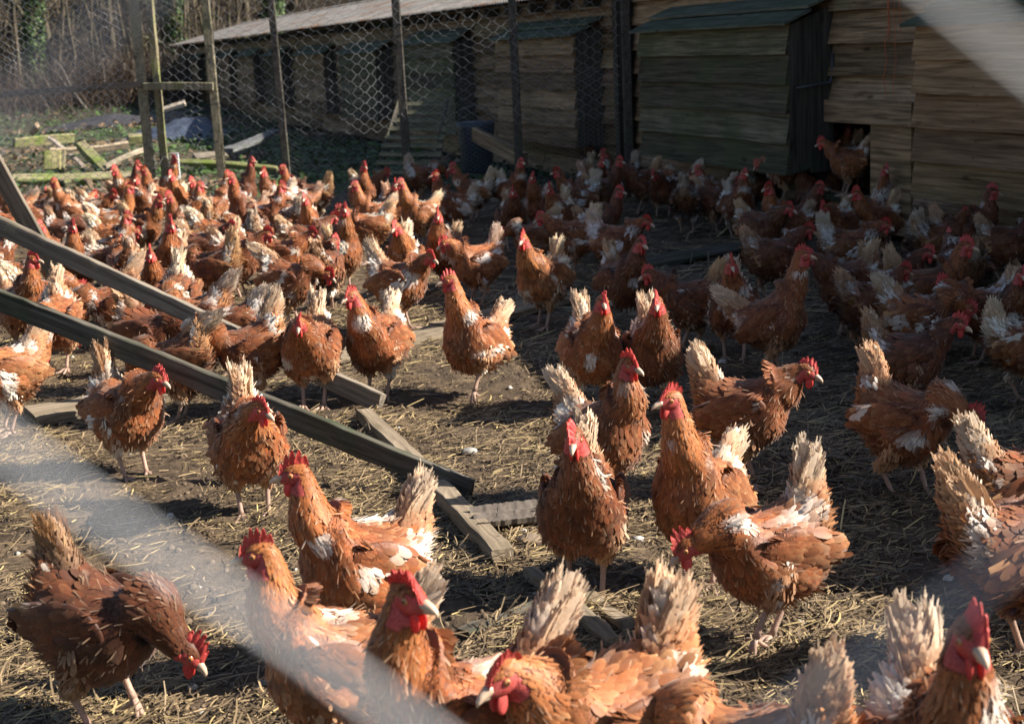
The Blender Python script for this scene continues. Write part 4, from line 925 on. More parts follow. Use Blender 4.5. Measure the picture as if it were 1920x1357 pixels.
# ---------- the wood: bare winter trees on the bank behind
BARKM = mat_wood('bark', (.045, .038, .028), (.17, .14, .105), (.05, .08, .03), .35, 2, 2, .25)
LEAFM = mat_plumage(); LEAFM.name = 'ivy_leaf'
def branchy(mb, p, d, L, rad, depth, r, twig=2):
    n = 5; pts = [p]; dd = d
    for k in range(n): dd = nz(dd+r.normal(0, .10, 3)+[0, 0, .05]); pts.append(pts[-1]+dd*L/n)
    tube(mb, pts, np.linspace(rad, rad*.55, n+1), 6 if depth > 1 else 4, (1, 1, 1), 0, cap=False)
    if depth > 0:
        for k in range(r.integers(3, 6)):
            i = r.integers(1, n+1); a = nz(dd+r.normal(0, .65, 3)+[0, 0, .15]); branchy(mb, pts[i], a, L*r.uniform(.4, .65), rad*.5, depth-1, r)
def make_tree(kind, seed):
    r = np.random.default_rng(seed); root = empty('bare_tree'); t = MB(); c = MB()
    if kind == 'sapling': h, rad, bush = 5.5, .045, 9
    elif kind == 'mid': h, rad, bush = 7.0, .10, 12
    else: h, rad, bush = 8.0, .20, 12
    n = 14; pts = [np.array([0, 0, -.3])]; d = nz(np.array([r.normal(0, .06), r.normal(0, .06), 1]))
    for k in range(n): d = nz(d+r.normal(0, .035, 3)); d[2] = abs(d[2]); pts.append(pts[-1]+d*h/n)
    pts = np.array(pts); tube(t, pts, np.linspace(rad*1.25, rad*.4, n+1)*np.array([1.3]+[1]*n), 9)
    for k in range(bush):
        i = r.integers(2, n); a = nz(np.array([r.normal(), r.normal(), r.uniform(.4, 1.6)])); branchy(c, pts[i], a, r.uniform(.8, 1.8)*(1.2 if kind != 'sapling' else .7), rad*.35, 2 if kind != 'sapling' else 1, r)
    t.build('trunk', BARKM, root); c.build('crown', BARKM, root)
    if kind == 'ivy':
        m = 2600; i = r.uniform(0, 8, m); cen = np.stack([np.interp(i, range(n+1), pts[:, k]) for k in range(3)], -1); an = r.uniform(0, 6.3, m); Nn_ = np.stack([np.cos(an), np.sin(an), r.normal(0, .3, m)], -1)
        lf = MB(); cc = lerp(np.array([.02, .045, .012]), np.array([.07, .12, .03]), r.uniform(0, 1, (m, 1))); feathers(lf, cen+Nn_*(rad*1.1+r.uniform(0, .12, (m, 1))), r.normal(0, 1, (m, 3))-[0, 0, .7], Nn_, r.uniform(.06, .10, m), r.uniform(.06, .10, m), r.uniform(0, .4, m), np.full(m, .2), cc, cc*1.4); lf.build('ivy', LEAFM, root)
    return root
protos = {'sapling': [make_tree('sapling', 1), make_tree('sapling', 2), make_tree('sapling', 3)], 'mid': [make_tree('mid', 4), make_tree('mid', 5)], 'ivy': [make_tree('ivy', 6)]}
used = set(); r = np.random.default_rng(77)
LBL = {'sapling': 'slender pale bare sapling in the thicket on the bank behind the fence', 'mid': 'bare medium tree trunk on the bank behind the fence', 'ivy': 'dark ivy-clad tree trunk in the wood behind the fence'}
def put_tree(kind, px, Y, s, lab=None):
    P = protos[kind]; k = r.integers(len(P)); src = P[k]; key = (kind, int(k))
    o = src if key not in used else copy_hen(src)
    used.add(key); q = aty(px, 150, Y); o.location = (q[0], q[1], gz(q)-.05); o.scale = (s,)*3; o.rotation_euler = (r.normal(0, .05), r.normal(0, .07), r.uniform(0, 6.28))
    tag(o, lab or LBL[kind], 'tree', {'sapling': 'thin bare saplings on the bank', 'mid': 'bare trees on the bank', 'ivy': 'ivy-clad trees on the bank'}[kind])
for k in range(58): put_tree('sapling', r.uniform(-60, 460), r.uniform(38, 54), r.uniform(.7, 1.2))
MIDL = {28: 'leftmost bare tree trunk with two limbs at the top left of the wood', 75: 'bare trunk just right of the far left ivy-clad trunk', 112: 'bare grey trunk nearest the fence in the left part of the wood',
 215: 'bare trunk rising from the bramble thicket left of the mossy post', 248: 'bare trunk directly left of the mossy gate post', 352: 'bare trunk just right of the ivy-covered trunk between the gate posts', 415: 'bare trunk behind the top of the right gate post',
 470: 'bare trunk above the far gable of the shed', 560: 'bare trunk rising behind the shed roof, rightmost of the wood', -40: 'bare trunk at the outer left end of the wood', 392: 'bare trunk just left of the right gate post'}
for px, Y in ((28, 44), (75, 47), (112, 43), (215, 46), (248, 50), (352, 52), (415, 48), (470, 49), (560, 50), (-40, 45), (392, 54)): put_tree('mid', px, Y, r.uniform(.8, 1.3), MIDL[px])
for px, Y, lb in ((52, 40, 'dark ivy-clad trunk at the far left of the wood behind the fence'), (330, 42, 'ivy-covered trunk seen between the two green posts of the gate frame'), (500, 44, 'ivy-clad trunk rising behind the far end of the shed roof')): put_tree('ivy', px, Y, 1.0, lb)
# brambles and undergrowth
def brush(name, n, xr, yr, hmax, label, cols, seed, clump=None, W=(.006, .014)):
    r = np.random.default_rng(seed); x = r.uniform(*xr, n); y = r.uniform(*yr, n)
    if clump: x = r.normal(clump[0], clump[2], n); y = r.normal(clump[1], clump[3], n)
    z = hfun(x, y); m = 6; pts = np.zeros((n, m, 3)); d = np.stack([r.normal(0, .5, n), r.normal(0, .5, n), r.uniform(.5, 1.5, n)], -1); d = nza(d); L = r.uniform(.3, 1, n)*hmax; p = np.stack([x, y, z], -1)
    for k in range(m): pts[:, k] = p; p = p+d*(L/m)[:, None]; d = nza(d+r.normal(0, .22, (n, 3))-[0, 0, .12])
    w = r.uniform(*W, n); V = np.zeros((n, m, 2, 3)); s = nza(np.stack([r.normal(1, .3, n), r.normal(0, .5, n), 0*x], -1)); 
    for k in range(m): V[:, k, 0] = pts[:, k]-s*(w*(1-k/m*.7))[:, None]; V[:, k, 1] = pts[:, k]+s*(w*(1-k/m*.7))[:, None]
    q = np.array([[2*k, 2*k+1, 2*k+3, 2*k+2] for k in range(m-1)]); c = lerp(np.array(cols[0]), np.array(cols[1]), r.uniform(0, 1, (n, 1))**1.5)
    mb = MB(); mb.add(V.reshape(-1, 3), ((np.arange(n)*2*m)[:, None, None]+q).reshape(-1, 4), np.repeat(c, 2*m, 0)); tag(mb.build(name, STRAWM), label, name.replace('_', ' '), kind='stuff')
brush('undergrowth', 15000, (-26, 4), (37, 58), 2.2, 'brown tangle of bare twigs and brambles covering the bank under the trees', ((.02, .016, .012), (.11, .085, .06)), 5)
q = aty(215, 120, 36); brush('bramble_thicket', 7000, (0, 1), (0, 1), 1.7, 'dense brown bramble thicket at the foot of the bank near the shed end', ((.03, .02, .013), (.13, .085, .052)), 6, (q[0]+.3, 35.5, 1.3, 1.2), (.004, .010))
# dead leaves and nettles between fence and bank
r = np.random.default_rng(9); n = 16000; yy = r.uniform(12, 34, n); xx = r.uniform(-.40, .05, n)*yy; N_ = nza(np.stack([r.normal(0, .5, n), r.normal(0, .5, n), np.ones(n)], -1)); L = r.uniform(.03, .09, n)
cc = np.where((vnoise(np.stack([xx, yy, 0*xx], -1)*.6+3) > .48)[:, None], [.05, .10, .02], [.15, .10, .055])*r.uniform(.5, 1.5, (n, 1)); lf = MB()
feathers(lf, np.stack([xx, yy, hfun(xx, yy)+r.uniform(.0, .09, n)], -1), r.normal(0, 1, (n, 3))*[1, 1, .4], N_, L, L*.6, np.full(n, .1), np.full(n, .3), cc, cc*1.1)
tag(lf.build('leaf_litter', LEAFM), 'fallen leaves, moss and low nettles on the ground beyond the fence', 'ground cover', kind='stuff')

# ============================================================ THE NEAR WIRE the photograph is taken through
nw = MB(); Yw = .125; 
def wpt(px, py): return aty(px, py, Yw)
A1 = wpt(-800, 210); 
e1 = wpt(740, 1340)-wpt(0, 830); e1 = nz(e1); e2 = nz(wpt(1920, 1060)-wpt(1500, 1357)); c_bl = wpt(330, 1058); c_br = wpt(1700, 1212)
S = .118
# corner where the two lower wires of the open mesh meet, then a regular lattice of diamonds from it
a = np.array([[e1[0], -e2[0]], [e1[2], -e2[2]]]); s = np.linalg.solve(a, (c_br-c_bl)[[0, 2]]); corner = c_bl+e1*s[0]
tl1 = wpt(1850, 55); s1 = np.linalg.solve(a, (tl1-corner)[[0, 2]]);  S2 = abs(s1[1]); tl2 = wpt(95, 120); S1 = abs(np.linalg.solve(a, (tl2-corner)[[0, 2]])[0]); print('mesh', S1, S2)
for k in range(-7, 8):
    for (u, v, Sv, ph) in ((e1, e2, S2, 0), (e2, e1, S1, .0023)):
        o_ = corner+v*(Sv*k*(1 if v is e2 else -1)); pts = [o_+u*x+np.array([0, ph+.0009*math.sin(x*160+k), 0]) for x in np.linspace(-1.0, 1.0, 90)]
        pts = [p_ for p_ in pts if .15 < p_[2] < 2.0]
        if len(pts) > 3: tube(nw, pts, .00045, 7, (.60, .62, .66), 0)
tag(nw.build('wire_mesh_fence', WIREM), 'blurred galvanised diamond mesh wire close in front of the lens, crossing the picture corners', 'wire fence')

# ============================================================ THE FLOCK
# (x, y, mode, heading, pose, head yaw, tone, white, extra, label)
# mode f: pixel of the feet; b: pixel of the middle of the body. heading 0 = towards picture right, 90 = away, 180 = left, 270 = towards the camera
NEAR = [
 (185, 1160, 'b', 338, 'vlow', 12, .95, -.15, dict(step=.5, tailel=78, tailpale=.0, tailw=.85, ragged=.15), 'dark mahogany hen bending forward alone at the lower left corner'),
 (625, 1248, 'b', 190, 'alert', -8, .05, .45, dict(tailpale=.8, buff=.12), 'pale orange hen facing left, half veiled by the blurred wire, chest whitish'),
 (672, 1070, 'b', 214, 'alert', -28, .18, .35, dict(tailpale=.8, tailw=1.05), 'large alert hen facing left with white-tipped tail, just below the end of the near plank'),
 (868, 1385, 'b', 212, 'alert', 106, .22, .2, dict(tailpale=.7, tailw=1.15), 'closest hen at the bottom edge looking right at the camera with bright upright comb'),
 (1132, 1392, 'b', 214, 'mid', 10, .08, .3, dict(tailpale=.5, ragged=1.2, buff=.1), 'ruffled orange hen with head low at the bottom edge, right of the closest hen'),
 (1762, 1475, 'b', 268, 'alert', 6, .25, .2, dict(tailpale=.9, ragged=.8), 'hen facing straight at the camera in the bottom right corner, tall red comb'),
 (1415, 1450, 'b', 150, 'low', 0, .05, .2, dict(tailpale=.6, buff=.15, tailel=80), 'hen showing only its buff rump and tail at the bottom edge'),
 (1930, 1040, 'b', 12, 'stand', 0, .55, .1, dict(tailpale=.3, tailw=1.1), 'large hen cut by the right edge, brown tail raised, one pale leg below'),
 (1935, 890, 'b', 5, 'stand', 0, .45, .3, dict(tailpale=.8, tailw=1.1), 'hen cut by the right edge, white-tipped tail and back seen above the larger one'),
 (1700, 925, 'f', 318, 'low', 20, .42, .4, dict(step=.6, tailpale=.4, ragged=.5), 'rounded brown hen with lowered head stepping right, white fluff at its tail root'),
 (1400, 770, 'b', 342, 'mid', -8, .48, .35, dict(tailpale=.7), 'brown hen looking right with bright comb, behind the upright orange hen'),
 (1312, 1092, 'f', 236, 'tall', -25, .0, .15, dict(buff=.1, tailpale=.6), 'upright bright orange hen with pale comb turned left, behind the bending hen'),
 (1440, 1215, 'f', 204, 'low', -10, .15, .3, dict(step=.9, tailel=86, tailpale=.9, tailw=1.1), 'orange hen bending forward to the left on long pale legs, buff tail upright'),
 (1100, 1112, 'f', 264, 'stand', -4, .75, .1, dict(tailpale=.8, step=.3), 'dark-breasted hen walking straight at the camera with tall narrow comb'),
 (1135, 800, 'b', 312, 'alert', 0, .42, .2, dict(tailpale=.85, tailel=58, tailw=1.1), 'alert hen facing right with shaggy pale tail, behind the hen that walks at the camera'),
 (1110, 650, 'b', 282, 'stand', -6, .3, .35, dict(tailpale=.8), 'hen facing the camera with buff fanned tail, left of the dark-breasted pair'),
 (1226, 768, 'f', 272, 'stand', -10, .8, .2, dict(tailpale=.8), 'dark hen facing the camera with white-edged narrow tail straight behind its head'),
 (1455, 705, 'f', 340, 'tall', 18, .65, .3, dict(tailpale=.75, tailw=1.1), 'tall hen standing in profile to the right at the edge of the shade, comb sunlit'),
 (893, 752, 'f', 232, 'tall', -34, .22, .25, dict(step=.9, tailpale=.5, ragged=.4), 'tall hen striding left with ragged wing in the middle of the run'),
 (712, 745, 'f', 246, 'stand', -20, .4, .45, dict(tailpale=.9, tailw=.9), 'brown hen with white chest patch walking left-forward beyond the end of the far plank'),
 (590, 758, 'f', 262, 'mid', 10, .3, .25, dict(tailpale=.95), 'golden brown hen facing the camera with lowered head, just above the far plank'),
 (757, 620, 'f', 335, 'mid', -20, .25, .55, dict(tailpale=.8), 'pale-chested hen turned right, head lowered, above the striding hen'),
 (545, 530, 'b', 344, 'low', 0, .5, .45, dict(tailpale=.7, tailel=40, tailw=1.1), 'long dark-backed hen stretching right with cream tail held low'),
 (58, 655, 'f', 318, 'alert', 25, .45, .1, dict(tailpale=.5), 'dark-necked hen looking right, standing between the two long planks at the left'),
 (112, 705, 'f', 268, 'peck', 5, .2, .3, dict(tailpale=.7), 'hen pecking the ground towards the camera below the near plank at the left'),
 (8, 690, 'b', 215, 'mid', 0, .05, .4, dict(buff=.15), 'pale orange hen cut off by the left edge, one foot on the straw'),
 (252, 895, 'f', 316, 'mid', 12, .28, .45, dict(tailpale=.4, tailel=85), 'brown hen with a white shoulder spot looking down to the right, before the flat board'),
 (478, 965, 'f', 285, 'mid', 40, .3, .35, dict(tailpale=.8, ragged=.9), 'hen half hidden by the near plank, twisting its head over its back'),
 (335, 670, 'b', 172, 'peck', 0, .62, .4, dict(tailpale=.8, tailel=30), 'dark brown-backed hen pecking left, seen between the two long planks'),
 (470, 655, 'b', 200, 'vlow', 0, .5, .3, dict(tailpale=.7), 'maroon-brown hen bent down under the far plank, buff tail above it'),
]
# the rest: name of the pose kind, small copies share their prototypes
CROWD = [
 (278, 620, 'b', 345, 'vlow', 'd', 'dark round hen bent low under the middle of the far plank'),
 (215, 560, 'b', 212, 'peck', 'm', 'brown hen pecking left, just below the far plank near the left steep plank'),
 (372, 590, 'b', 178, 'low', 'l', 'hen with big white-buff tail just above the middle of the far plank'),
 (440, 600, 'b', 190, 'low', 'w', 'ragged white-tailed hen right behind the far plank, left of the golden hen'),
 (330, 500, 'b', 275, 'alert', 'm', 'upright hen facing the camera in the left flock, black-brown breast in shade'),
 (608, 500, 'b', 85, 'mid', 'd', 'dark hen seen from behind with upright grey-buff tail, left of the pale-chested hen'),
 (640, 470, 'b', 300, 'tall', 'm', 'slim alert hen looking right above the dark-backed hens'),
 (690, 428, 'b', 188, 'mid', 'm', 'large rust hen facing left with grey-buff tail spread behind it'),
 (758, 482, 'b', 266, 'stand', 'l', 'light orange hen facing the camera with pink comb beside the spread tail'),
 (892, 492, 'b', 205, 'mid', 'l', 'orange hen turned left, white curled tail, behind the tall striding hen'),
 (835, 465, 'b', 245, 'alert', 'm', 'hen peering left from behind the orange hen with the curled tail'),
 (1020, 612, 'f', 232, 'stand', 'l', 'hen looking half left at the sunlight edge, cream tail catching the sun'),
 (1172, 535, 'b', 292, 'stand', 'd', 'brown hen with toothed comb facing front, above the pair with fanned tails'),
 (1292, 560, 'b', 178, 'mid', 'd', 'scruffy brown hen looking left in the shade behind the narrow-tailed hen'),
 (1375, 565, 'b', 262, 'stand', 'w', 'hen with lit comb facing the camera, half behind the tall profile hen'),
 (1128, 410, 'b', 348, 'alert', 'd', 'alert hen in the shade looking right, chestnut neck, ragged pale tail'),
 (1155, 455, 'b', 350, 'mid', 'w', 'long hen with white underside facing right in the shade'),
 (962, 470, 'f', 278, 'stand', 'd', 'small very dark hen facing the camera alone in the shade'),
 (962, 355, 'b', 305, 'alert', 'w', 'hen with white shoulder looking right against the third slim post'),
 (1012, 378, 'b', 240, 'alert', 'w', 'pale-bibbed hen looking left, just right of the third slim post'),
 (1048, 398, 'b', 248, 'stand', 'w', 'mottled hen with dark face looking left, right of the pale-bibbed hen'),
 (1085, 365, 'b', 182, 'stand', 'g', 'hen with grey-white ruffled tail behind the mottled hen'),
 (888, 358, 'b', 175, 'stand', 'w', 'speckled brown hen with narrow white tail near the bucket'),
 (850, 378, 'b', 185, 'alert', 'w', 'hen with white belly and combed head turned left in front of the pallet'),
 (792, 332, 'b', 5, 'low', 'g', 'dark grey-tailed hen bent away against the foot of the pallet'),
 (735, 388, 'b', 292, 'stand', 'm', 'hen looking right beside the fanned tails at the foot of the second slim post'),
 (785, 402, 'b', 222, 'alert', 'l', 'orange hen looking left with a white tail behind it, below the pallet'),
 (680, 366, 'b', 280, 'alert', 'm', 'hen with thin tall comb facing the camera between two slim posts'),
 (700, 398, 'b', 205, 'alert', 'l', 'light rust hen facing left behind the large rust hen'),
 (588, 365, 'b', 176, 'mid', 'd', 'dark-bodied hen with golden tuft of tail standing up beside the fence'),
 (316, 352, 'b', 330, 'tall', 'l', 'tall hen with bare neck looking right in front of the white stake'),
 (303, 378, 'b', 180, 'alert', 'm', 'rust hen facing left directly below the hen at the white stake'),
 (336, 388, 'b', 268, 'alert', 'l', 'hen with tangled pink comb facing the camera right of the white stake'),
 (352, 404, 'b', 345, 'alert', 'm', 'dark-headed hen looking right between the two gate posts'),
 (352, 420, 'b', 200, 'alert', 'm', 'big chestnut hen facing left in the thick of the flock'),
 (392, 388, 'b', 215, 'alert', 'l', 'hen looking left with pink comb, left of the right gate post'),
 (407, 390, 'b', 40, 'tall', 'l', 'hen seen from behind with stretched neck at the foot of the right gate post'),
 (470, 405, 'b', 228, 'tall', 'm', 'big chestnut-breasted hen looking left, right of the right gate post'),
 (456, 358, 'b', 340, 'tall', 'd', 'dark-necked hen looking right near the fence, right of the right gate post'),
 (520, 378, 'b', 230, 'alert', 'w', 'pale-necked hen with pink comb left of the first slim post'),
 (506, 405, 'b', 345, 'alert', 'm', 'slim hen looking right below the pale-necked hen'),
 (558, 372, 'b', 198, 'tall', 'm', 'rust-necked hen facing left at the foot of the first slim post'),
 (582, 432, 'b', 278, 'alert', 'l', 'orange hen with toothed pink comb facing the camera, left of the slim alert hen'),
 (540, 405, 'b', 120, 'mid', 'g', 'hen showing a fuzzy fanned grey tail below the rust-necked hen'),
 (437, 462, 'b', 268, 'mid', 'm', 'small-headed hen facing the camera in the gap behind the long-bodied hens'),
 (242, 366, 'b', 350, 'tall', 'd', 'dark-necked hen looking right, highest head left of the gate frame'),
 (137, 396, 'b', 196, 'tall', 'l', 'tall pale-throated hen looking left at the back of the left flock'),
 (92, 382, 'b', 120, 'mid', 'd', 'dark speckled hen turned away behind the tall pale-throated hen'),
 (152, 388, 'b', 70, 'mid', 'l', 'hen with cream tail and a sliver of comb at the back of the left flock'),
 (180, 392, 'b', 330, 'mid', 'm', 'hen with red face lowered to the right at the back of the left flock'),
 (214, 412, 'b', 15, 'alert', 'l', 'hen with golden neck stretched to the right, below the highest head'),
 (250, 375, 'b', 200, 'alert', 'l', 'pink-combed hen facing left, tucked under the highest head'),
 (272, 384, 'b', 262, 'alert', 'w', 'hen with pointed white tail left of the mossy gate post'),
 (268, 420, 'b', 345, 'stand', 'm', 'brown hen looking right with pale pink comb, left of the big chestnut hen'),
 (212, 458, 'b', 345, 'alert', 'm', 'dark-headed hen in profile to the right, bright comb, middle of the left flock'),
 (120, 428, 'b', 352, 'low', 'd', 'dark brown hen stretched low to the right with cream tail, left flock'),
 (205, 430, 'b', 5, 'low', 'w', 'hen with thick white tail plume in the middle of the left flock'),
 (150, 495, 'b', 270, 'alert', 'm', 'hen facing the camera, head just above the far plank at the left'),
 (106, 480, 'b', 262, 'alert', 'l', 'pink-combed hen half hidden behind the far plank near the steep plank'),
 (200, 495, 'b', 340, 'mid', 'w', 'hen with brown and white tail lifted behind the far plank'),
 (238, 505, 'b', 110, 'mid', 'l', 'fluffy pale orange hen seen from behind right above the far plank'),
 (280, 525, 'b', 292, 'stand', 'm', 'hen facing half right with drooping bright comb above the far plank'),
 (25, 386, 'b', 190, 'alert', 'l', 'hen facing left at the far left, behind the steep plank'),
 (8, 418, 'b', 180, 'alert', 'm', 'hen cut by the left edge just above the start of the far plank'),
 (62, 400, 'b', 205, 'alert', 'l', 'light orange hen just right of the steep plank at the far left'),
 (20, 520, 'b', 190, 'stand', 'w', 'fluffy buff-tailed hen at the left edge under the far plank'),
 (-12, 470, 'b', 20, 'mid', 'w', 'pale hen partly outside the left edge under the start of the far plank'),
 (400, 440, 'b', 5, 'low', 'w', 'hen with white fan tail right of the upright dark-breasted hen'),
 (395, 425, 'b', 95, 'mid', 'l', 'buff-tailed hen turned away in the centre of the left flock'),
 (482, 440, 'b', 95, 'mid', 'g', 'hen with ragged grey tail turned away, behind the two low-headed hens'),
 (572, 452, 'b', 10, 'mid', 'd', 'dark hen with light wedge tail below the toothed-comb hen'),
 (448, 485, 'b', 348, 'mid', 'm', 'hen with raised red face looking right above the long cream-tailed hen'),
 (535, 478, 'b', 350, 'mid', 'm', 'chestnut hen beak pointing down right, beside the upright grey-buff tail'),
 (330, 545, 'b', 265, 'peck', 'w', 'mottled hen bowed to the ground with folded buff tail, below the upright dark breast'),
 (402, 510, 'b', 172, 'low', 'd', 'dark hen tucked behind the long cream-tailed hen'),
 (385, 470, 'b', 350, 'mid', 'd', 'shadowed hen crouching behind the cream tail in the left flock'),
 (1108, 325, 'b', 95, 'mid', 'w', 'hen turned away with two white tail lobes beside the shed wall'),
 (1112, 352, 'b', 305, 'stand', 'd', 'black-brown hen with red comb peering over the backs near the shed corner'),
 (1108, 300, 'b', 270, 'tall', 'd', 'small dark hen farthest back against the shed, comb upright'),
 (1135, 358, 'b', 335, 'alert', 'd', 'brown hen with white shoulder looking right by the shed corner post'),
 (1165, 322, 'b', 188, 'stand', 'g', 'hen looking left beside the corner post with grey tail'),
 (1275, 405, 'f', 184, 'low', 'w', 'hen with grey-white head bent left under the left end of the mossy hood'),
 (1302, 436, 'f', 82, 'mid', 'g', 'ragged grey-tailed hen seen from behind below the mossy hood'),
 (1345, 420, 'f', 200, 'stand', 'w', 'white-bibbed hen looking left below the middle of the mossy hood'),
 (1384, 448, 'f', 284, 'alert', 'w', 'hen with white collar facing front below the mossy hood'),
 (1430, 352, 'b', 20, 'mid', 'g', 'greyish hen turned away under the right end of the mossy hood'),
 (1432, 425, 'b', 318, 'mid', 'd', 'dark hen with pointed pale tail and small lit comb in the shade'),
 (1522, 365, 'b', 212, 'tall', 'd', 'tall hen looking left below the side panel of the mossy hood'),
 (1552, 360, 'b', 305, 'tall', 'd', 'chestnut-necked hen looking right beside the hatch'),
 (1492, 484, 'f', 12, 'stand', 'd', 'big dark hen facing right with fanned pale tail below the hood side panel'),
 (1658, 385, 'b', 248, 'tall', 'w', 'hen with white breast facing left right under the sliding door'),
 (1642, 412, 'b', 214, 'stand', 'm', 'hen looking left with pale beak below the sliding door'),
 (1592, 458, 'b', 350, 'mid', 'w', 'hen looking right with grey tail, in front of the hatch step'),
 (1850, 408, 'b', 285, 'tall', 'w', 'hen looking right, tallest of the pair against the right-hand boards'),
 (1808, 448, 'b', 348, 'alert', 'd', 'dark hen with blue-white tail feathers in front of the tallest right-hand hen'),
 (1908, 402, 'b', 220, 'tall', 'd', 'very dark hen looking left at the right edge beside the boards'),
 (1888, 452, 'b', 350, 'mid', 'd', 'hen looking right with pale beak at the right edge, below the very dark one'),
 (1672, 508, 'b', 350, 'mid', 'd', 'hen looking right in the shade behind the white-thighed hen'),
 (1718, 580, 'b', 348, 'low', 'w', 'hen with white rump, thighs and drooping pale tail facing right in the shade'),
 (1702, 668, 'b', 352, 'mid', 'd', 'dark-backed hen with bright comb facing right in front of the white-thighed hen'),
 (1890, 690, 'f', 258, 'stand', 'd', 'dark-breasted hen facing the camera near the right edge'),
 (1925, 625, 'b', 352, 'mid', 'w', 'hen with shaggy white tail cut by the right edge'),
 (1805, 500, 'b', 100, 'mid', 'd', 'large dark hen turned away in the shade near the right edge'),
 (1585, 520, 'b', 195, 'mid', 'd', 'dark hen half hidden behind the tall profile hen'),
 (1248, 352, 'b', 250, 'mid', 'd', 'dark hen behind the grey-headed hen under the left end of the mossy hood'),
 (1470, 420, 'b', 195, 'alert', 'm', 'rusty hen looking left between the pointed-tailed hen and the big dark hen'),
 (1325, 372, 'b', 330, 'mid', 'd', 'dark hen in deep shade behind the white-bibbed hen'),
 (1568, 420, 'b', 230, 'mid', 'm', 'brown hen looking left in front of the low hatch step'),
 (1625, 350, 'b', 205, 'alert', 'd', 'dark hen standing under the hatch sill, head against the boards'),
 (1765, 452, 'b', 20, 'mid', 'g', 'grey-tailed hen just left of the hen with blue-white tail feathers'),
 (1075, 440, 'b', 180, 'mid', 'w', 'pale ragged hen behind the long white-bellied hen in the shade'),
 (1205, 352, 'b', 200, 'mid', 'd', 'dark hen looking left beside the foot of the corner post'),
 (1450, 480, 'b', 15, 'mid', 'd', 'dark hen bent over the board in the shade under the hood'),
 (1740, 540, 'b', 350, 'stand', 'm', 'brown hen looking right above the white-thighed hen'),
 (1630, 560, 'b', 30, 'mid', 'd', 'dark hen turned away behind the drooping pale tail'),
 (1850, 560, 'b', 190, 'mid', 'm', 'brown hen facing left near the right edge in the shade'),
 (1000, 440, 'b', 190, 'low', 'm', 'brown hen with lowered head right of the small very dark hen'),
 (690, 345, 'b', 5, 'mid', 'm', 'brown hen turned right close to the fence behind the thin-combed hen'),
 (60, 560, 'b', 20, 'low', 'w', 'pale hen bent low behind the dark-necked hen at the left'),
]
def put(x, y, mode, dz=.195):
    if mode == 'f': return atg(x, y)
    q = at(x, y, dz); q[2] = 0; q[2] = gz(q); return q
rh_ = random.Random(5)
placed = []
for k, (x, y, mode, hd, pose, yw, tone, wh, ex, lab) in enumerate(NEAR):
    near = put(x, y, mode)[1] < 5.0
    root = place_hen(make_hen(k+20, pose, yaw=yw, tone=tone, white=wh, dens=1.25 if near else 1.0, flop=rh_.uniform(-.6, .6), **ex)); q = put(x, y, mode)
    t = rh_.uniform(.92, 1.06); t *= .78 if k == 0 else 1; settle(root, (q[0], q[1], q[2]-.004), hd, (1.0 if k in (3, 4, 5, 7) else .91), (t, t*.99, t*.98)); tag(root, lab, 'hen', 'hens of the flock in the run'); placed.append((root, .6))
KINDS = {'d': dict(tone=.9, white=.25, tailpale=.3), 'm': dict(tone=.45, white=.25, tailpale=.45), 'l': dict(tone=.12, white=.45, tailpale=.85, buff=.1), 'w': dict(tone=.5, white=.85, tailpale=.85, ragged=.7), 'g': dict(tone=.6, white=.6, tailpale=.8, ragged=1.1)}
GREYT = {'g': (.86, .88, .92)}
cache = {}; sd0 = 200
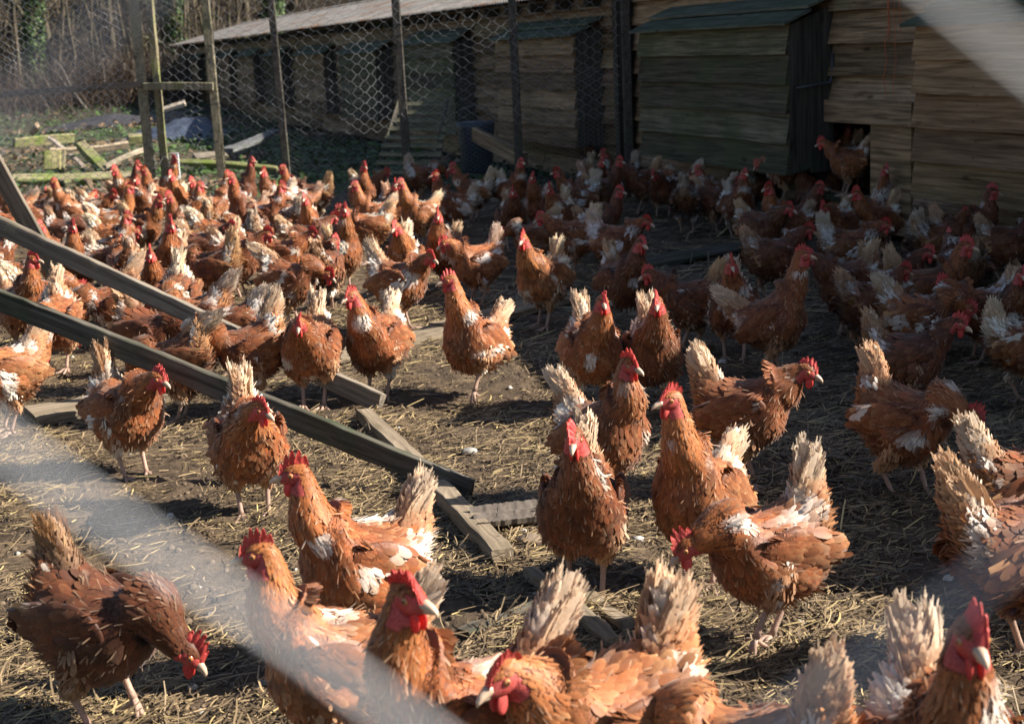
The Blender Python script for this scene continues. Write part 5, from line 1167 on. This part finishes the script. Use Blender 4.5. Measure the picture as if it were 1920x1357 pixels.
for k, (x, y, mode, hd, pose, kd, lab) in enumerate(CROWD):
    key = (pose, kd, k % 2 if pose in ('alert', 'mid', 'stand', 'tall') else 0); q = put(x, y, mode)
    if key not in cache:
        sd0 += 1; src = place_hen(make_hen(sd0, pose, yaw=rh_.uniform(-25, 25), dens=.62, flop=rh_.uniform(-.7, .7), step=rh_.uniform(-.6, .8), tailw=rh_.uniform(.75, 1.08), tailel=POSES[pose]['tail']+rh_.uniform(-24, 12), **KINDS[kd])); cache[key] = src; root = src
    else: root = copy_hen(cache[key])
    t = rh_.uniform(.85, 1.08); g_ = GREYT.get(kd, (1, rh_.uniform(.94, 1.02), rh_.uniform(.9, 1.02)))
    settle(root, (q[0], q[1], q[2]-.004), hd+rh_.uniform(-6, 6), rh_.uniform(.84, .94), (t*g_[0], t*g_[1], t*g_[2])); tag(root, lab, 'hen', 'hens of the flock in the run'); placed.append((root, 1.0))
# hens climbing out of the hatch: they stand on the shed floor, or on the step in front of it
def hatch(t, out, z, hd, pose, kd, lab):
    key = (pose, kd, 'h'); src = next((cache[c] for c in cache if c[0] == pose and c[1] == kd), None) or next(cache[c] for c in cache if c[0] == pose)
    root = copy_hen(src); p = WO+WU*t+WN*out; settle(root, (p[0], p[1], z), hd, .88, (.95, .92, .9)); tag(root, lab, 'hen', 'hens of the flock in the run')
xm = (xo0+xo1)/2
hatch(xm-.02, .04, zo0-.012, 160, 'mid', 'm', 'brown hen filling the hatch opening, head low to the left')
hatch(xm+.34, -.20, zo0-.03, 235, 'alert', 'm', 'hen with pale chin looking out from the back of the hatch opening')
hatch(xm+.60, -.30, zo0-.03, 210, 'alert', 'd', 'hen whose red face shows in the dark top left of the hatch opening')
hatch(xm+.22, -.08, zo0-.03, 200, 'low', 'd', 'dark hen squeezed under the others inside the hatch opening')
# step of boards under the hatch and the hen hopping off it
st = MB(); box(st, (xo0-.1, .075, 0), (xo1+.25, .30, .15), (.7, .65, .6)); so_ = st.build('hatch_step', DARKW); so_.matrix_world = WM; tag(so_, 'low dark timber step on the ground below the hatch', 'step')
hatch(xo1+.12, .20, .151, 150, 'low', 'w', 'pale-tailed hen stepping down left from the hatch onto the step')
# keep bodies from standing inside each other: nudge pairs apart on the ground
P = np.array([[o.location.x, o.location.y] for o, w in placed]); P0_ = P.copy(); wts = np.array([w for o, w in placed])
for it in range(25):
    for a in range(len(P)):
        d = P-P[a]; dist = np.linalg.norm(d, axis=1); dist[a] = 9
        for b in np.where(dist < .165)[0]:
            if b <= a: continue
            m = (.165-dist[b])*.5; u = d[b]/(dist[b]+1e-6)*[.5, 1.0]; P[a] -= u*m*wts[a]*(wts[b] > .5 or 1); P[b] += u*m*wts[b]
for (o, w), p in zip(placed, P): o.location.x, o.location.y = float(p[0]), float(p[1]); o.location.z = gz(p)-.004
